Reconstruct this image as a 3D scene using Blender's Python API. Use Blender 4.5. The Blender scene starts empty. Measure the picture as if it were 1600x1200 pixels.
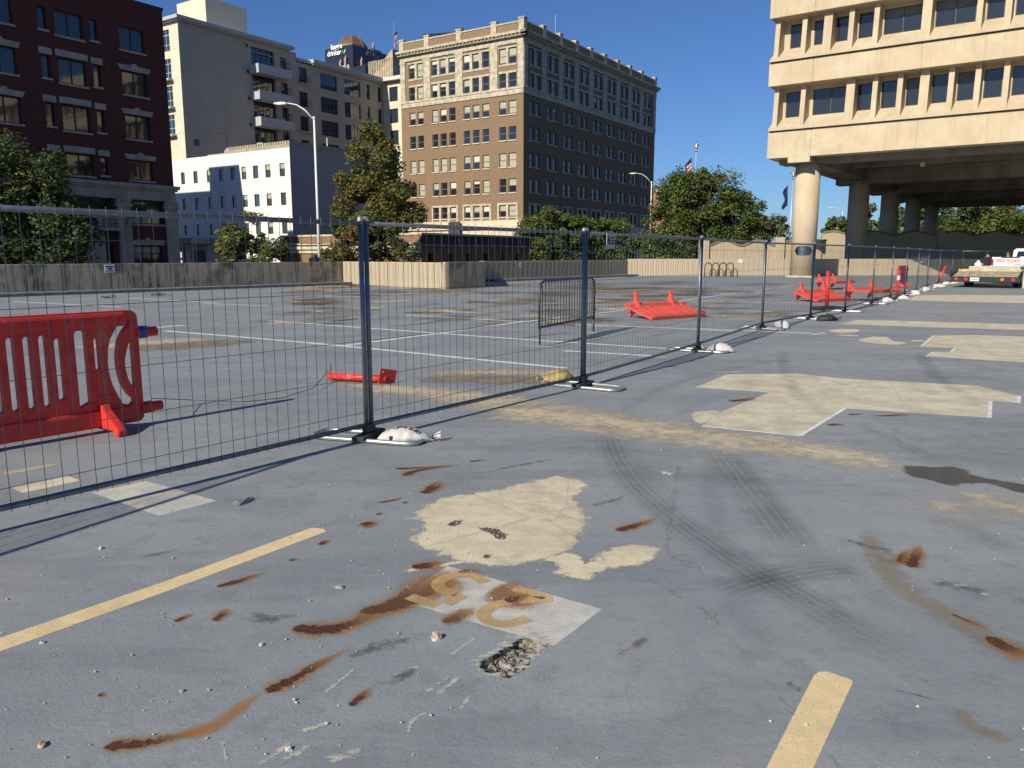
import bpy, bmesh, math, random
import numpy as np
from mathutils import Vector, Matrix
from mathutils.geometry import tessellate_polygon
random.seed(7)
R = math.radians
SC = bpy.context.scene
COL = SC.collection
# ------------------------------------------------------------------ camera, sky, sun, exposure
F_PX, HORIZON, CAM_H = 1230.0, 399.0, 1.57          # focal length and horizon in photo pixels (1600x1200)
PITCH = math.atan((600 - HORIZON) / F_PX)
cam_d = bpy.data.cameras.new('camera'); cam = bpy.data.objects.new('camera', cam_d); COL.objects.link(cam)
cam_d.sensor_width = 36.0; cam_d.lens = F_PX / 1600 * 36.0
cam_d.clip_start = 0.05; cam_d.clip_end = 5000
cam.location = (0, 0, CAM_H); cam.rotation_euler = (math.pi / 2 - PITCH, 0, 0)
SC.camera = cam
SUN_AZ, SUN_EL = 217.5, 31.5                          # clockwise from +Y
to_sun = Vector((math.sin(R(SUN_AZ)) * math.cos(R(SUN_EL)), math.cos(R(SUN_AZ)) * math.cos(R(SUN_EL)), math.sin(R(SUN_EL))))
world = bpy.data.worlds.new('World'); SC.world = world; world.use_nodes = True
wn = world.node_tree; wn.nodes.clear()
w_out = wn.nodes.new('ShaderNodeOutputWorld'); w_bg = wn.nodes.new('ShaderNodeBackground'); w_sky = wn.nodes.new('ShaderNodeTexSky')
w_sky.sky_type = 'NISHITA'; w_sky.sun_disc = False
w_sky.sun_elevation = R(SUN_EL); w_sky.sun_rotation = R(SUN_AZ)
w_sky.altitude = 200; w_sky.air_density = 1.0; w_sky.dust_density = 0.3; w_sky.ozone_density = 3.0
w_bg.inputs['Strength'].default_value = 0.073
w_tint = wn.nodes.new('ShaderNodeMix'); w_tint.data_type = 'RGBA'; w_tint.blend_type = 'MULTIPLY'; w_tint.inputs[0].default_value = 1.0; w_tint.inputs[7].default_value = (.52, .74, 1.10, 1)
wn.links.new(w_sky.outputs[0], w_tint.inputs[6]); wn.links.new(w_tint.outputs[2], w_bg.inputs['Color']); wn.links.new(w_bg.outputs[0], w_out.inputs['Surface'])
sun_d = bpy.data.lights.new('sun', 'SUN'); sun = bpy.data.objects.new('sun', sun_d); COL.objects.link(sun)
sun_d.energy = 5.0; sun_d.angle = R(0.53); sun_d.color = (1.0, 0.92, 0.77)
sun.rotation_euler = (-to_sun).to_track_quat('-Z', 'Y').to_euler()
sun.location = (-20, -20, 40)
SC.view_settings.view_transform = 'Standard'; SC.view_settings.look = 'None'
SC.view_settings.gamma = 1.0; SC.view_settings.use_curve_mapping = False
SC.view_settings.exposure = 0.22
SC.cycles.max_bounces = 4; SC.cycles.transparent_max_bounces = 14; SC.cycles.use_denoising = True

# ------------------------------------------------------------------ measuring: photo pixels to places in the world
def ray(u, v):
    a = (600 - v) / F_PX
    return ((u - 800) / F_PX, math.cos(PITCH) + math.sin(PITCH) * a, -math.sin(PITCH) + math.cos(PITCH) * a)
def G(u, v, z=0.0):                                   # the point of the deck seen at a pixel
    r = ray(u, v); t = (z - CAM_H) / r[2]
    return Vector((r[0] * t, r[1] * t, z))
def AT(u, v, d):                                      # the point at distance d (along Y) seen at a pixel
    r = ray(u, v); t = d / r[1]
    return Vector((r[0] * t, d, CAM_H + r[2] * t))
def ONP(P, az, u, v):                                 # (run, height) of a pixel on the upright plane through P
    r = ray(u, v); dx, dy = math.sin(R(az)), math.cos(R(az))
    det = -r[0] * dy + dx * r[1]
    t = (-P[0] * dy + dx * P[1]) / det
    s = (r[0] * t - P[0]) * dx + (r[1] * t - P[1]) * dy
    return s, CAM_H + r[2] * t
GRID = 33.4                                            # azimuth of the street grid

# ------------------------------------------------------------------ mesh helpers
class MB:
    def __init__(s): s.v = []; s.f = []
    def add(s, vs, fs):
        o = len(s.v); s.v += [tuple(p) for p in vs]; s.f += [tuple(i + o for i in f) for f in fs]; return s
    def box(s, a, b):
        x0, y0, z0 = a; x1, y1, z1 = b
        return s.add([(x0,y0,z0),(x1,y0,z0),(x1,y1,z0),(x0,y1,z0),(x0,y0,z1),(x1,y0,z1),(x1,y1,z1),(x0,y1,z1)],
                     [(3,2,1,0),(4,5,6,7),(0,1,5,4),(1,2,6,5),(2,3,7,6),(3,0,4,7)])
    def quad(s, a, b, c, d): return s.add([a, b, c, d], [(0, 1, 2, 3)])
    def prism(s, poly, z0, z1):                        # poly in XY, counter-clockwise
        n = len(poly)
        vs = [(p[0], p[1], z0) for p in poly] + [(p[0], p[1], z1) for p in poly]
        fs = [tuple(range(n - 1, -1, -1)), tuple(range(n, 2 * n))] + [(i, (i + 1) % n, n + (i + 1) % n, n + i) for i in range(n)]
        return s.add(vs, fs)
    def extr(s, poly, y0, y1):                         # poly in XZ extruded along Y
        n = len(poly)
        vs = [(p[0], y0, p[1]) for p in poly] + [(p[0], y1, p[1]) for p in poly]
        fs = [tuple(range(n)), tuple(range(2 * n - 1, n - 1, -1))] + [((i + 1) % n, i, n + i, n + (i + 1) % n) for i in range(n)]
        return s.add(vs, fs)
    def extx(s, poly, x0, x1):                         # poly in YZ extruded along X
        n = len(poly)
        vs = [(x0, p[0], p[1]) for p in poly] + [(x1, p[0], p[1]) for p in poly]
        fs = [tuple(range(n - 1, -1, -1)), tuple(range(n, 2 * n))] + [(i, (i + 1) % n, n + (i + 1) % n, n + i) for i in range(n)]
        return s.add(vs, fs)
    def tube(s, pts, r, n=8, close=False, cap=True):
        pts = [Vector(p) for p in pts]; m = len(pts)
        rs = r if isinstance(r, (list, tuple)) else [r] * m
        rings = []; up = None
        for i, p in enumerate(pts):
            if close: t = pts[(i + 1) % m] - pts[i - 1]
            else: t = pts[min(i + 1, m - 1)] - pts[max(i - 1, 0)]
            t.normalize()
            if up is None: up = Vector((0, 0, 1)) if abs(t.z) < .9 else Vector((1, 0, 0))
            a = t.cross(up)
            if a.length < 1e-4: a = t.cross(Vector((0.3, 1, 0.2)))
            a.normalize(); b = a.cross(t); b.normalize(); up = b
            rings.append([p + a * math.cos(2*math.pi*k/n) * rs[i] + b * math.sin(2*math.pi*k/n) * rs[i] for k in range(n)])
        vs = [q for ring in rings for q in ring]; fs = []
        for i in range(m if close else m - 1):
            j = (i + 1) % m
            for k in range(n):
                fs.append((i*n + (k+1) % n, i*n + k, j*n + k, j*n + (k+1) % n))
        if cap and not close:
            fs.append(tuple(range(n))); fs.append(tuple(range((m-1)*n + n - 1, (m-1)*n - 1, -1)))
        return s.add(vs, fs)
    def lathe(s, prof, n=24, c=(0, 0, 0)):             # prof: (radius, z)
        vs = [(c[0] + r * math.cos(2*math.pi*k/n), c[1] + r * math.sin(2*math.pi*k/n), c[2] + z) for r, z in prof for k in range(n)]
        fs = []
        for i in range(len(prof) - 1):
            for k in range(n):
                fs.append((i*n + k, i*n + (k+1) % n, (i+1)*n + (k+1) % n, (i+1)*n + k))
        fs.append(tuple(range(n - 1, -1, -1))); m = len(prof) - 1
        fs.append(tuple(range(m * n, m * n + n)))
        return s.add(vs, fs)
    def holed(s, outer, holes, y0, y1):                # plate in XZ with holes, thickness along Y
        loops = [outer] + holes
        flat = [p for l in loops for p in l]
        tris = tessellate_polygon([[Vector((p[0], p[1], 0)) for p in l] for l in loops])
        n = len(flat)
        vs = [(p[0], y0, p[1]) for p in flat] + [(p[0], y1, p[1]) for p in flat]
        fs = []
        for t in tris:
            a, b, c = [Vector((flat[i][0], flat[i][1])) for i in t]
            if (b - a).cross(c - a) < 0: t = t[::-1]
            fs.append(tuple(t)); fs.append(tuple(i + n for i in t[::-1]))
        o = 0
        for li, l in enumerate(loops):
            m = len(l)
            for i in range(m):
                p, q = o + i, o + (i + 1) % m
                fs.append((p, p + n, q + n, q))
            o += m
        return s.add(vs, fs)
    def mesh(s, name, smooth=False):
        me = bpy.data.meshes.new(name); me.from_pydata(s.v, [], s.f)
        if smooth:
            for p in me.polygons: p.use_smooth = True
        me.update(); return me
    def build(s, name, mat, parent=None, smooth=False, bevel=0, loc=None, fix=False):
        me = s.mesh(name, smooth)
        if bevel or fix:
            bm = bmesh.new(); bm.from_mesh(me)
            bmesh.ops.remove_doubles(bm, verts=bm.verts, dist=1e-5)
            bmesh.ops.recalc_face_normals(bm, faces=bm.faces)
            if bevel: bmesh.ops.bevel(bm, geom=[e for e in bm.edges if e.is_manifold and e.calc_face_angle(0) > .5], offset=bevel, segments=2, affect='EDGES', profile=.6)
            bm.to_mesh(me); bm.free()
            if smooth:
                for p in me.polygons: p.use_smooth = True
        return link(name, me, mat, parent, loc)
def link(name, me, mat=None, parent=None, loc=None, rot=None, scale=None):
    o = bpy.data.objects.new(name, me); COL.objects.link(o)
    if mat is not None and not me.materials: me.materials.append(mat)
    if parent: o.parent = parent
    if loc is not None: o.location = loc
    if rot is not None: o.rotation_euler = rot
    if scale is not None: o.scale = scale
    return o
def tag(o, label=None, cat=None, group=None, kind=None):
    if label: o['label'] = label
    if cat: o['category'] = cat
    if group: o['group'] = group
    if kind: o['kind'] = kind
    return o
def thing(name, label, cat, loc=(0, 0, 0), rz=0, group=None, rot=None):
    o = bpy.data.objects.new(name, None); COL.objects.link(o)
    o.empty_display_size = .2; o.location = loc; o.rotation_euler = rot if rot else (0, 0, rz)
    return tag(o, label, cat, group)
def dup(o, parent=None):
    c = o.copy(); COL.objects.link(c); c.parent = parent
    for ch in list(o.children): dup(ch, c)
    return c
def az_rot(az): return R(90 - az)                      # local +X along this azimuth
def text_mesh(txt, size, extrude=.004, bold=0.0, align='CENTER', spacing=1.0, sx=1.0):
    cu = bpy.data.curves.new('lettering', 'FONT'); cu.body = txt; cu.size = size; cu.extrude = extrude
    cu.align_x = align; cu.align_y = 'CENTER'; cu.offset = bold; cu.space_character = spacing; cu.resolution_u = 3
    ob = bpy.data.objects.new('lettering', cu); COL.objects.link(ob)
    bpy.context.view_layer.update()
    me = bpy.data.meshes.new_from_object(ob.evaluated_get(bpy.context.evaluated_depsgraph_get()))
    bpy.data.objects.remove(ob); bpy.data.curves.remove(cu)
    if sx != 1.0:
        for v in me.vertices: v.co.x *= sx
    me.materials.clear(); me.name = 'lettering'
    return me

# ------------------------------------------------------------------ materials
class NT:
    def __init__(s, name):
        s.m = bpy.data.materials.new(name); s.m.use_nodes = True; s.t = s.m.node_tree; s.t.nodes.clear()
        s.out = s.n('OutputMaterial'); s.b = s.n('BsdfPrincipled'); s.l(s.b.outputs[0], s.out.inputs[0])
        s.tc = s.n('TexCoord'); s.obj = s.tc.outputs['Object']
    def n(s, kind, **kw):
        nd = s.t.nodes.new('ShaderNode' + kind)
        for k, v in kw.items(): setattr(nd, k, v)
        return nd
    def l(s, a, b): s.t.links.new(a, b); return b
    def put(s, sock, v):
        if hasattr(v, 'node'): s.l(v, sock)
        elif isinstance(v, (tuple, list)) and sock.type == 'RGBA': sock.default_value = tuple(v) + ((1,) if len(v) == 3 else ())
        else: sock.default_value = v
    def noise(s, scale, detail=4, rough=.6, vec=None, dist=0):
        nd = s.n('TexNoise'); nd.inputs['Scale'].default_value = scale; nd.inputs['Detail'].default_value = min(detail, 4.5)
        nd.inputs['Roughness'].default_value = rough; nd.inputs['Distortion'].default_value = dist
        s.l(vec or s.obj, nd.inputs['Vector']); return nd.outputs[0]
    def voro(s, scale, vec=None, feature='F1', out=0):
        nd = s.n('TexVoronoi', feature=feature); nd.inputs['Scale'].default_value = scale; s.l(vec or s.obj, nd.inputs['Vector']); return nd.outputs[out]
    def mapv(s, scale=(1,1,1), rot=(0,0,0), loc=(0,0,0), vec=None):
        nd = s.n('Mapping'); nd.inputs['Scale'].default_value = scale; nd.inputs['Rotation'].default_value = rot; nd.inputs['Location'].default_value = loc
        s.l(vec or s.obj, nd.inputs['Vector']); return nd.outputs[0]
    def math(s, op, a, b=0.0, clamp=False):
        nd = s.n('Math', operation=op, use_clamp=clamp); s.put(nd.inputs[0], a); s.put(nd.inputs[1], b); return nd.outputs[0]
    def ramp(s, x, lo, hi, a=0.0, b=1.0):
        nd = s.n('MapRange', interpolation_type='SMOOTHSTEP'); s.put(nd.inputs[0], x)
        for i, v in enumerate((lo, hi, a, b)): s.put(nd.inputs[i + 1], v)
        return nd.outputs[0]
    def mix(s, fac, a, b, mode='MIX'):
        nd = s.n('Mix', data_type='RGBA', blend_type=mode); s.put(nd.inputs[0], fac); s.put(nd.inputs[6], a); s.put(nd.inputs[7], b); return nd.outputs[2]
    def attr(s, name, out='Fac'):
        nd = s.n('Attribute'); nd.attribute_name = name; return nd.outputs[out]
    def bump(s, h, strength=.3, dist=.01):
        nd = s.n('Bump'); nd.inputs['Strength'].default_value = strength; nd.inputs['Distance'].default_value = dist
        s.l(h, nd.inputs['Height']); s.l(nd.outputs[0], s.b.inputs['Normal'])
    def set(s, **kw):
        names = dict(col='Base Color', rough='Roughness', metal='Metallic', spec='Specular IOR Level', alpha='Alpha', trans='Transmission Weight', emit='Emission Color', estr='Emission Strength', coat='Coat Weight', ior='IOR')
        for k, v in kw.items(): s.put(s.b.inputs[names[k]], v)
        return s
MATS = {}
def mat(name, col, rough=.8, var=.12, scale=3.0, metal=0.0, spec=.4, bump=0.0, bscale=40, col2=None, fine=0.0):
    if name in MATS: return MATS[name]
    t = NT(name)
    c2 = col2 or tuple(max(0, c * (1 - var * 2.2)) for c in col)
    n = t.ramp(t.noise(scale, 6, .65), .3, .7)
    c = t.mix(n, c2, col)
    if fine: c = t.mix(t.math('MULTIPLY', t.ramp(t.noise(bscale * 2, 2, .5), .4, .65), fine), c, tuple(x * .45 for x in col))
    t.set(col=c, rough=rough, metal=metal, spec=spec)
    if bump: t.bump(t.noise(bscale, 5, .6), bump, .02)
    MATS[name] = t.m; return t.m
def glass(name, col=(.015, .02, .026), rough=.04, spec=.9, wob=.12):
    if name in MATS: return MATS[name]
    t = NT(name); t.set(col=col, rough=rough, spec=spec, ior=1.55)
    t.bump(t.noise(.9, 2, .5), wob, .02)
    MATS[name] = t.m; return t.m
def brickm(name, c1, c2, mortar, bw=.21, bh=.068, patch=.3):
    t = NT(name)
    sx = t.n('SeparateXYZ'); t.l(t.obj, sx.inputs[0])
    cb = t.n('CombineXYZ'); t.l(t.math('ADD', sx.outputs[0], sx.outputs[1]), cb.inputs[0]); t.l(sx.outputs[2], cb.inputs[1])
    br = t.n('TexBrick'); t.l(cb.outputs[0], br.inputs['Vector'])
    br.inputs['Color1'].default_value = c1 + (1,); br.inputs['Color2'].default_value = c2 + (1,); br.inputs['Mortar'].default_value = mortar + (1,)
    br.inputs['Scale'].default_value = 1.0; br.inputs['Brick Width'].default_value = bw; br.inputs['Row Height'].default_value = bh; br.inputs['Mortar Size'].default_value = .007
    n = t.ramp(t.noise(4.5, 6, .75), .42, .6)
    c = t.mix(t.math('MULTIPLY', n, patch * 1.6), br.outputs[0], tuple(x * .5 for x in c1))
    c = t.mix(t.math('MULTIPLY', t.ramp(t.noise(7.0, 4, .7, t.mapv((1, 1, 1.6), (0, 0, 0), (9, 4, 1))), .52, .64), .5), c, tuple(min(.8, x * 1.45) for x in c1))
    c = t.mix(t.math('MULTIPLY', t.ramp(t.noise(.25, 3, .5), .4, .7), .35), c, tuple(x * 1.15 for x in c2))
    t.set(col=c, rough=.9, spec=.2)
    MATS[name] = t.m; return t.m
# ------------------------------------------------------------------ the deck and the street
def ground_mat():
    t = NT('blue_grey_deck_coating')
    a = t.noise(.55, 8, .68); b = t.noise(5.0, 6, .7); c = t.noise(120.0, 3, .6)
    col = t.mix(t.ramp(a, .38, .62), (.206, .230, .243), (.268, .292, .302))
    col = t.mix(t.math('MULTIPLY', t.ramp(b, .5, .66), .42), col, (.122, .134, .147))
    dust = t.noise(.9, 9, .78, t.mapv((1, 1, 1), (0, 0, 0), (31, 7, 0)))
    col = t.mix(t.math('MULTIPLY', t.ramp(dust, .5, .68), .36), col, (.33, .31, .265))
    wash = t.noise(.33, 7, .7, t.mapv((.5, 1.5, 1), (0, 0, R(-57)), (3, 11, 0)))
    col = t.mix(t.math('MULTIPLY', t.ramp(wash, .48, .62), .42), col, (.26, .275, .285))
    col = t.mix(t.ramp(c, .35, .7, 0, .22), col, (.34, .35, .36))
    m1 = t.noise(28.0, 5, .7); m2 = t.noise(70.0, 3, .65, t.mapv((1, 1, 1), (0, 0, 0), (3, 8, 0)))
    col = t.mix(t.math('MULTIPLY', t.ramp(m1, .5, .64), .18), col, (.125, .136, .15))
    col = t.mix(t.math('MULTIPLY', t.ramp(m2, .54, .66), .22), col, (.30, .31, .30))
    col = t.mix(t.math('MULTIPLY', t.ramp(m2, .44, .34), .2), col, (.10, .11, .125))
    lane = t.noise(1.1, 8, .75, t.mapv((.25, 1.2, 1), (0, 0, R(-33)), (1, 6, 0)), .3); col = t.mix(t.math('MULTIPLY', t.ramp(lane, .5, .6), .26), col, (.13, .142, .158))
    cr = t.voro(.42, t.mapv((1, 1, 1), (0, 0, .5)), 'DISTANCE_TO_EDGE'); cr = t.math('ADD', cr, t.math('MULTIPLY', t.math('SUBTRACT', t.noise(6, 6, .75), .5), .05))
    cm = t.math('MULTIPLY', t.ramp(t.math('ABSOLUTE', cr), .0022, .0004), t.ramp(t.noise(.5, 2, .5, t.mapv((1, 1, 1), (0, 0, 0), (6, 2, 0))), .46, .56)); col = t.mix(t.math('MULTIPLY', cm, .45), col, (.08, .08, .08))
    grit = t.voro(55.0)
    gm = t.math('MULTIPLY', t.ramp(grit, .13, .07), t.ramp(t.noise(1.4, 4, .7), .52, .62))
    col = t.mix(t.math('MULTIPLY', gm, .75), col, (.5, .47, .4))
    t.set(col=col, rough=t.ramp(b, .3, .7, .5, .75), spec=.42)
    h = t.math('ADD', t.math('MULTIPLY', c, .5), t.math('MULTIPLY', t.noise(14, 5, .6), 1.0))
    t.bump(t.math('ADD', h, t.math('MULTIPLY', m2, .8)), .24, .012)
    return t.m
M_DECK = ground_mat()
M_GRAVEL = NT('broken_concrete_aggregate')
_v = M_GRAVEL.voro(38, None, 'F1', 1); _n = M_GRAVEL.noise(30, 4, .7)
M_GRAVEL.set(col=M_GRAVEL.mix(M_GRAVEL.ramp(_n, .38, .66), (.07, .062, .05), (.34, .31, .26)), rough=.95, spec=.2)
M_GRAVEL.bump(_n, .9, .03); M_GRAVEL = M_GRAVEL.m

def zpx(ox, oy, k): return lambda pts: [(ox + x / k, oy + y / k) for x, y in pts]
zA = zpx(560, 700, 3.077); zB = zpx(0, 700, 3.077); zC = zpx(100, 950, 2.424); zD = zpx(900, 540, 2.286)
zE = zpx(1080, 800, 3.0); zF = zpx(1240, 440, 4.286); zH = zpx(460, 380, 3.53); zI = zpx(740, 400, 5.0); zJ = zpx(900, 380, 4.706)

def rough_loop(poly, step, jit, seed):
    rnd = random.Random(seed); out = []
    n = len(poly)
    for i in range(n):
        a, b = Vector(poly[i][:2]), Vector(poly[(i + 1) % n][:2]); m = max(1, int((b - a).length / step))
        nrm = Vector((-(b - a).y, (b - a).x)); nrm.normalize()
        for k in range(m):
            p = a.lerp(b, k / m) + nrm * rnd.uniform(-jit, jit) * (1 if k else .5)
            out.append((p.x, p.y))
    return out
def area(p): return sum(p[i][0] * p[(i+1) % len(p)][1] - p[(i+1) % len(p)][0] * p[i][1] for i in range(len(p))) / 2
HOLES = []
for pts in (zA([(575,1040),(640,1000),(690,965),(760,930),(790,908),(860,912),(915,940),(905,960),(850,1000),(800,1060),(735,1105),(660,1100),(600,1075)]),):
    loop = [tuple(G(*p)[:2]) for p in pts]
    loop = rough_loop(loop, .03, .008, len(HOLES))
    if area(loop) < 0: loop = loop[::-1]
    HOLES.append(loop)
SPALL = [[tuple(G(*p)[:2]) for p in zA(q)] for q in ([(575,388),(620,385),(680,398),(712,418),(705,440),(668,440),(640,415)], [(425,372),(460,352),(494,350),(490,365),(455,378)])]
LW_A, LW_B = G(0, 462.8), G(541, 443.6)                   # the stained wall on the left
LW_DIR = (LW_B - LW_A).normalized()
LW_0 = LW_A - LW_DIR * 42
LIT_A, LIT_B = G(537, 443.8), G(696, 452)
BLK = LIT_B + Vector((.59, .81, 0)) * 3.0
DK_A, DK_B = G(757, 439.8), G(980, 431)
FAR_B = G(1700, 430)
deck_poly = [(-75, -30), (70, -30), (70, 66), (FAR_B.x, FAR_B.y + .15), (DK_B.x, DK_B.y + .15), (DK_A.x, DK_A.y + .1), (BLK.x, BLK.y + .3), (LIT_B.x + .2, LIT_B.y + .3),
             (LW_B.x, LW_B.y + .1), (LW_A.x - .15, LW_A.y + .1), (LW_0.x - .15, LW_0.y + .1), (-75, LW_0.y)]
def deck_mesh():
    loops = [deck_poly] + HOLES
    flat = [p for l in loops for p in l]
    tris = tessellate_polygon([[Vector((p[0], p[1], 0)) for p in l] for l in loops])
    fs = []
    for t in tris:
        a, b, c = [Vector(flat[i]) for i in t]
        fs.append(tuple(t) if (b - a).cross(c - a) > 0 else tuple(t[::-1]))
    m = MB(); m.add([(p[0], p[1], 0) for p in flat], fs)
    return m
deck = deck_mesh().build('parking_deck', M_DECK)
tag(deck, 'blue grey coated parking deck with worn patches and rust stains', kind='structure')
for i, loop in enumerate(HOLES):                        # the broken-out holes: side walls and a lumpy floor of aggregate
    m = MB(); dp = (.045, .022, .018)[i]; n = len(loop)
    cx = sum(p[0] for p in loop) / n; cy = sum(p[1] for p in loop) / n
    rnd = random.Random(i)
    rings = []
    for f, z in ((1, 0), (.97, -dp * .55), (.86, -dp), (.66, -dp * .8), (.44, -dp * .9), (.22, -dp * .75)):
        rings.append([(cx + (p[0] - cx) * f, cy + (p[1] - cy) * f, z + (rnd.uniform(-.35, .35) * dp if f < .97 else 0)) for p in loop])
    vs = [p for r_ in rings for p in r_] + [(cx, cy, -dp * .8)]; fs = []
    for k in range(len(rings) - 1):
        for j in range(n): fs.append((k*n + j, k*n + (j+1) % n, (k+1)*n + (j+1) % n, (k+1)*n + j))
    k = len(rings) - 1
    for j in range(n): fs.append((k*n + j, k*n + (j+1) % n, len(vs) - 1))
    m.add(vs, fs); m.build('pothole', M_GRAVEL, deck)
street = MB(); street.quad((-1500, -1500, -1.25), (1500, -1500, -1.25), (1500, 1500, -1.25), (-1500, 1500, -1.25))
street = street.build('street_ground', mat('street_asphalt', (.06, .06, .062), .9, .2, 1.5)); tag(street, 'dark asphalt street level below the deck', kind='structure')

# ------------------------------------------------------------------ paint, patches, stains: thin sheets on the deck
def decal_mat(name, c1, c2, nscale=6, amp=.5, lo=.35, hi=.55, rough=.75, fine=60, opacity=1.0, c3=None, speck=0.0, bump=0.0, stretch=None, wear=0.0, crack=0.0, fray=0.0):
    t = NT(name)
    vec = t.mapv(stretch[0], (0, 0, R(stretch[1]))) if stretch else t.obj
    n = t.noise(nscale, 7, .7, vec)
    a = t.attr('a')
    al = t.math('ADD', a, t.math('MULTIPLY', t.math('SUBTRACT', n, .5), amp * 2))
    if fray: al = t.math('ADD', al, t.math('MULTIPLY', t.math('SUBTRACT', t.noise(fine * 1.3, 3, .7), .5), fray))
    al = t.ramp(al, lo, hi)
    if wear:
        al = t.math('MULTIPLY', al, t.ramp(t.noise(nscale * 4, 6, .75, vec), wear, wear + .12))
    if speck:
        g = t.math('ADD', t.noise(fine * 1.6, 2, .6), t.math('MULTIPLY', t.math('SUBTRACT', a, .5), .22))
        g = t.math('ADD', g, t.math('MULTIPLY', t.math('SUBTRACT', t.noise(9, 4, .6), .5), .5))
        al = t.math('MULTIPLY', al, t.ramp(g, speck, speck + .12))
    col = t.mix(t.ramp(t.noise(nscale * .5, 6, .7, t.mapv((1, 1, 1), (0, 0, 0), (5, 9, 0))), .4, .6), c1, c2)
    if c3: col = t.mix(t.math('MULTIPLY', t.ramp(t.noise(2.0, 8, .75, t.mapv((1, 1, 1), (0, 0, 0), (2, 3, 0))), .48, .63), .7), col, c3)
    fn = t.noise(fine, 3, .6)
    if crack:
        ed = t.voro(crack, t.mapv((1, .7, 1), (0, 0, .4)), 'DISTANCE_TO_EDGE'); ed = t.math('ADD', ed, t.math('MULTIPLY', t.math('SUBTRACT', t.noise(9, 4, .7), .5), .03))
        col = t.mix(t.math('MULTIPLY', t.ramp(t.math('ABSOLUTE', ed), .005, .001), .45), col, tuple(x * .5 for x in c1))
        ro = t.noise(.9, 6, .7, t.mapv((1, 1, 1), (0, 0, 0), (13, 5, 0))); col = t.mix(t.math('MULTIPLY', t.ramp(ro, .55, .68), .45), col, (.38, .27, .14))
    col = t.mix(t.ramp(fn, .4, .7, 0, .42), col, tuple(x * .62 for x in c1))
    t.set(col=col, rough=rough, spec=.3, alpha=t.math('MULTIPLY', al, opacity))
    if bump: t.bump(fn, bump, .01)
    return t.m
D_TAN = decal_mat('tan_repair_compound', (.66, .58, .415), (.555, .485, .345), 10, 1.0, .42, .54, .85, 70, c3=(.43, .375, .28), bump=.3, fray=1.6, crack=.5)
D_TAN2 = decal_mat('pale_repair_compound', (.63, .57, .43), (.51, .46, .345), 6, .3, .44, .52, .85, 50, c3=(.40, .36, .275), bump=.25, crack=.75)
D_WHITE = decal_mat('worn_white_line_paint', (.76, .75, .71), (.62, .60, .55), 8, .4, .3, .5, .8, 40, wear=.30)
D_YEL = decal_mat('faded_yellow_line_paint', (.78, .61, .335), (.70, .55, .31), 30, .12, .38, .5, .7, 160, c3=(.58, .455, .25), bump=.25, wear=.31)
D_YEL2 = decal_mat('faded_yellow_number_paint', (.70, .47, .20), (.60, .40, .19), 26, .6, .3, .55, .75, 120, .82, c3=(.42, .27, .13), wear=.38)
D_GREY = decal_mat('light_grey_painted_box', (.58, .565, .50), (.48, .47, .43), 20, .2, .4, .6, .75, 110, c3=(.42, .41, .38), bump=.2, wear=.30, fray=.4)
D_RUST = decal_mat('orange_rust_wash', (.34, .165, .05), (.24, .125, .05), 12, .9, .05, 1.15, .8, 120, .75)
D_RUSTD = decal_mat('dark_rust_stain', (.085, .040, .026), (.135, .062, .034), 20, .55, .30, .72, .7, 80, .9)
D_OCHRE = decal_mat('ochre_water_stain', (.33, .26, .13), (.28, .23, .13), 8, .9, .1, 1.3, .8, 120, .5)
D_SAND = decal_mat('scattered_sand', (.66, .56, .40), (.56, .47, .335), 5, 1.1, .12, .75, .95, 70, .9, c3=(.33, .285, .21), speck=.46, bump=.5)
D_DIRT = decal_mat('grey_brown_grit', (.20, .17, .125), (.30, .25, .18), 6, 1.1, .2, .75, .95, 60, .88, speck=.43, bump=.5)
D_WET = decal_mat('damp_dark_patch', (.075, .073, .068), (.10, .094, .084), 9, .8, .2, .8, .5, 60, .85)
D_PALE = decal_mat('scraped_pale_streak', (.52, .50, .44), (.40, .39, .35), 22, 2.2, .62, .78, .9, 60, .85, stretch=((.6, 2.2, 1), 30))
D_SCUFF = decal_mat('dark_scuff', (.075, .08, .09), (.1, .1, .105), 16, 1.6, .35, 1.4, .8, 60, .5)
D_BROWN = decal_mat('brown_puddle_stain', (.13, .082, .05), (.20, .135, .08), 6, 1.3, .35, 1.0, .85, 40, .8)
def tyre_mat():
    t = NT('tyre_track_rubber')
    a = t.attr('a'); w = t.attr('w'); s = t.attr('s')
    cb = t.n('CombineXYZ'); t.l(w, cb.inputs[0]); t.l(s, cb.inputs[1])
    tread = t.ramp(t.math('SINE', t.math('ADD', t.math('MULTIPLY', s, 190.0), t.math('MULTIPLY', t.math('ABSOLUTE', w), 6.0))), -.6, .6, .72, 1)
    rib = t.ramp(t.math('ABSOLUTE', t.math('SINE', t.math('MULTIPLY', w, 9.5))), .15, .5, .25, 1)
    al = t.math('MULTIPLY', t.math('MULTIPLY', a, rib), tread)
    al = t.math('MULTIPLY', al, t.ramp(t.noise(4, 5, .7), .25, .65, .35, 1))
    t.set(col=(.07, .075, .085), rough=.75, alpha=t.math('MULTIPLY', al, .33)); return t.m
D_TYRE = tyre_mat()
_lift = [0]
def lift(): _lift[0] = (_lift[0] + 1) % 40; return .0007 * _lift[0]
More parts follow.
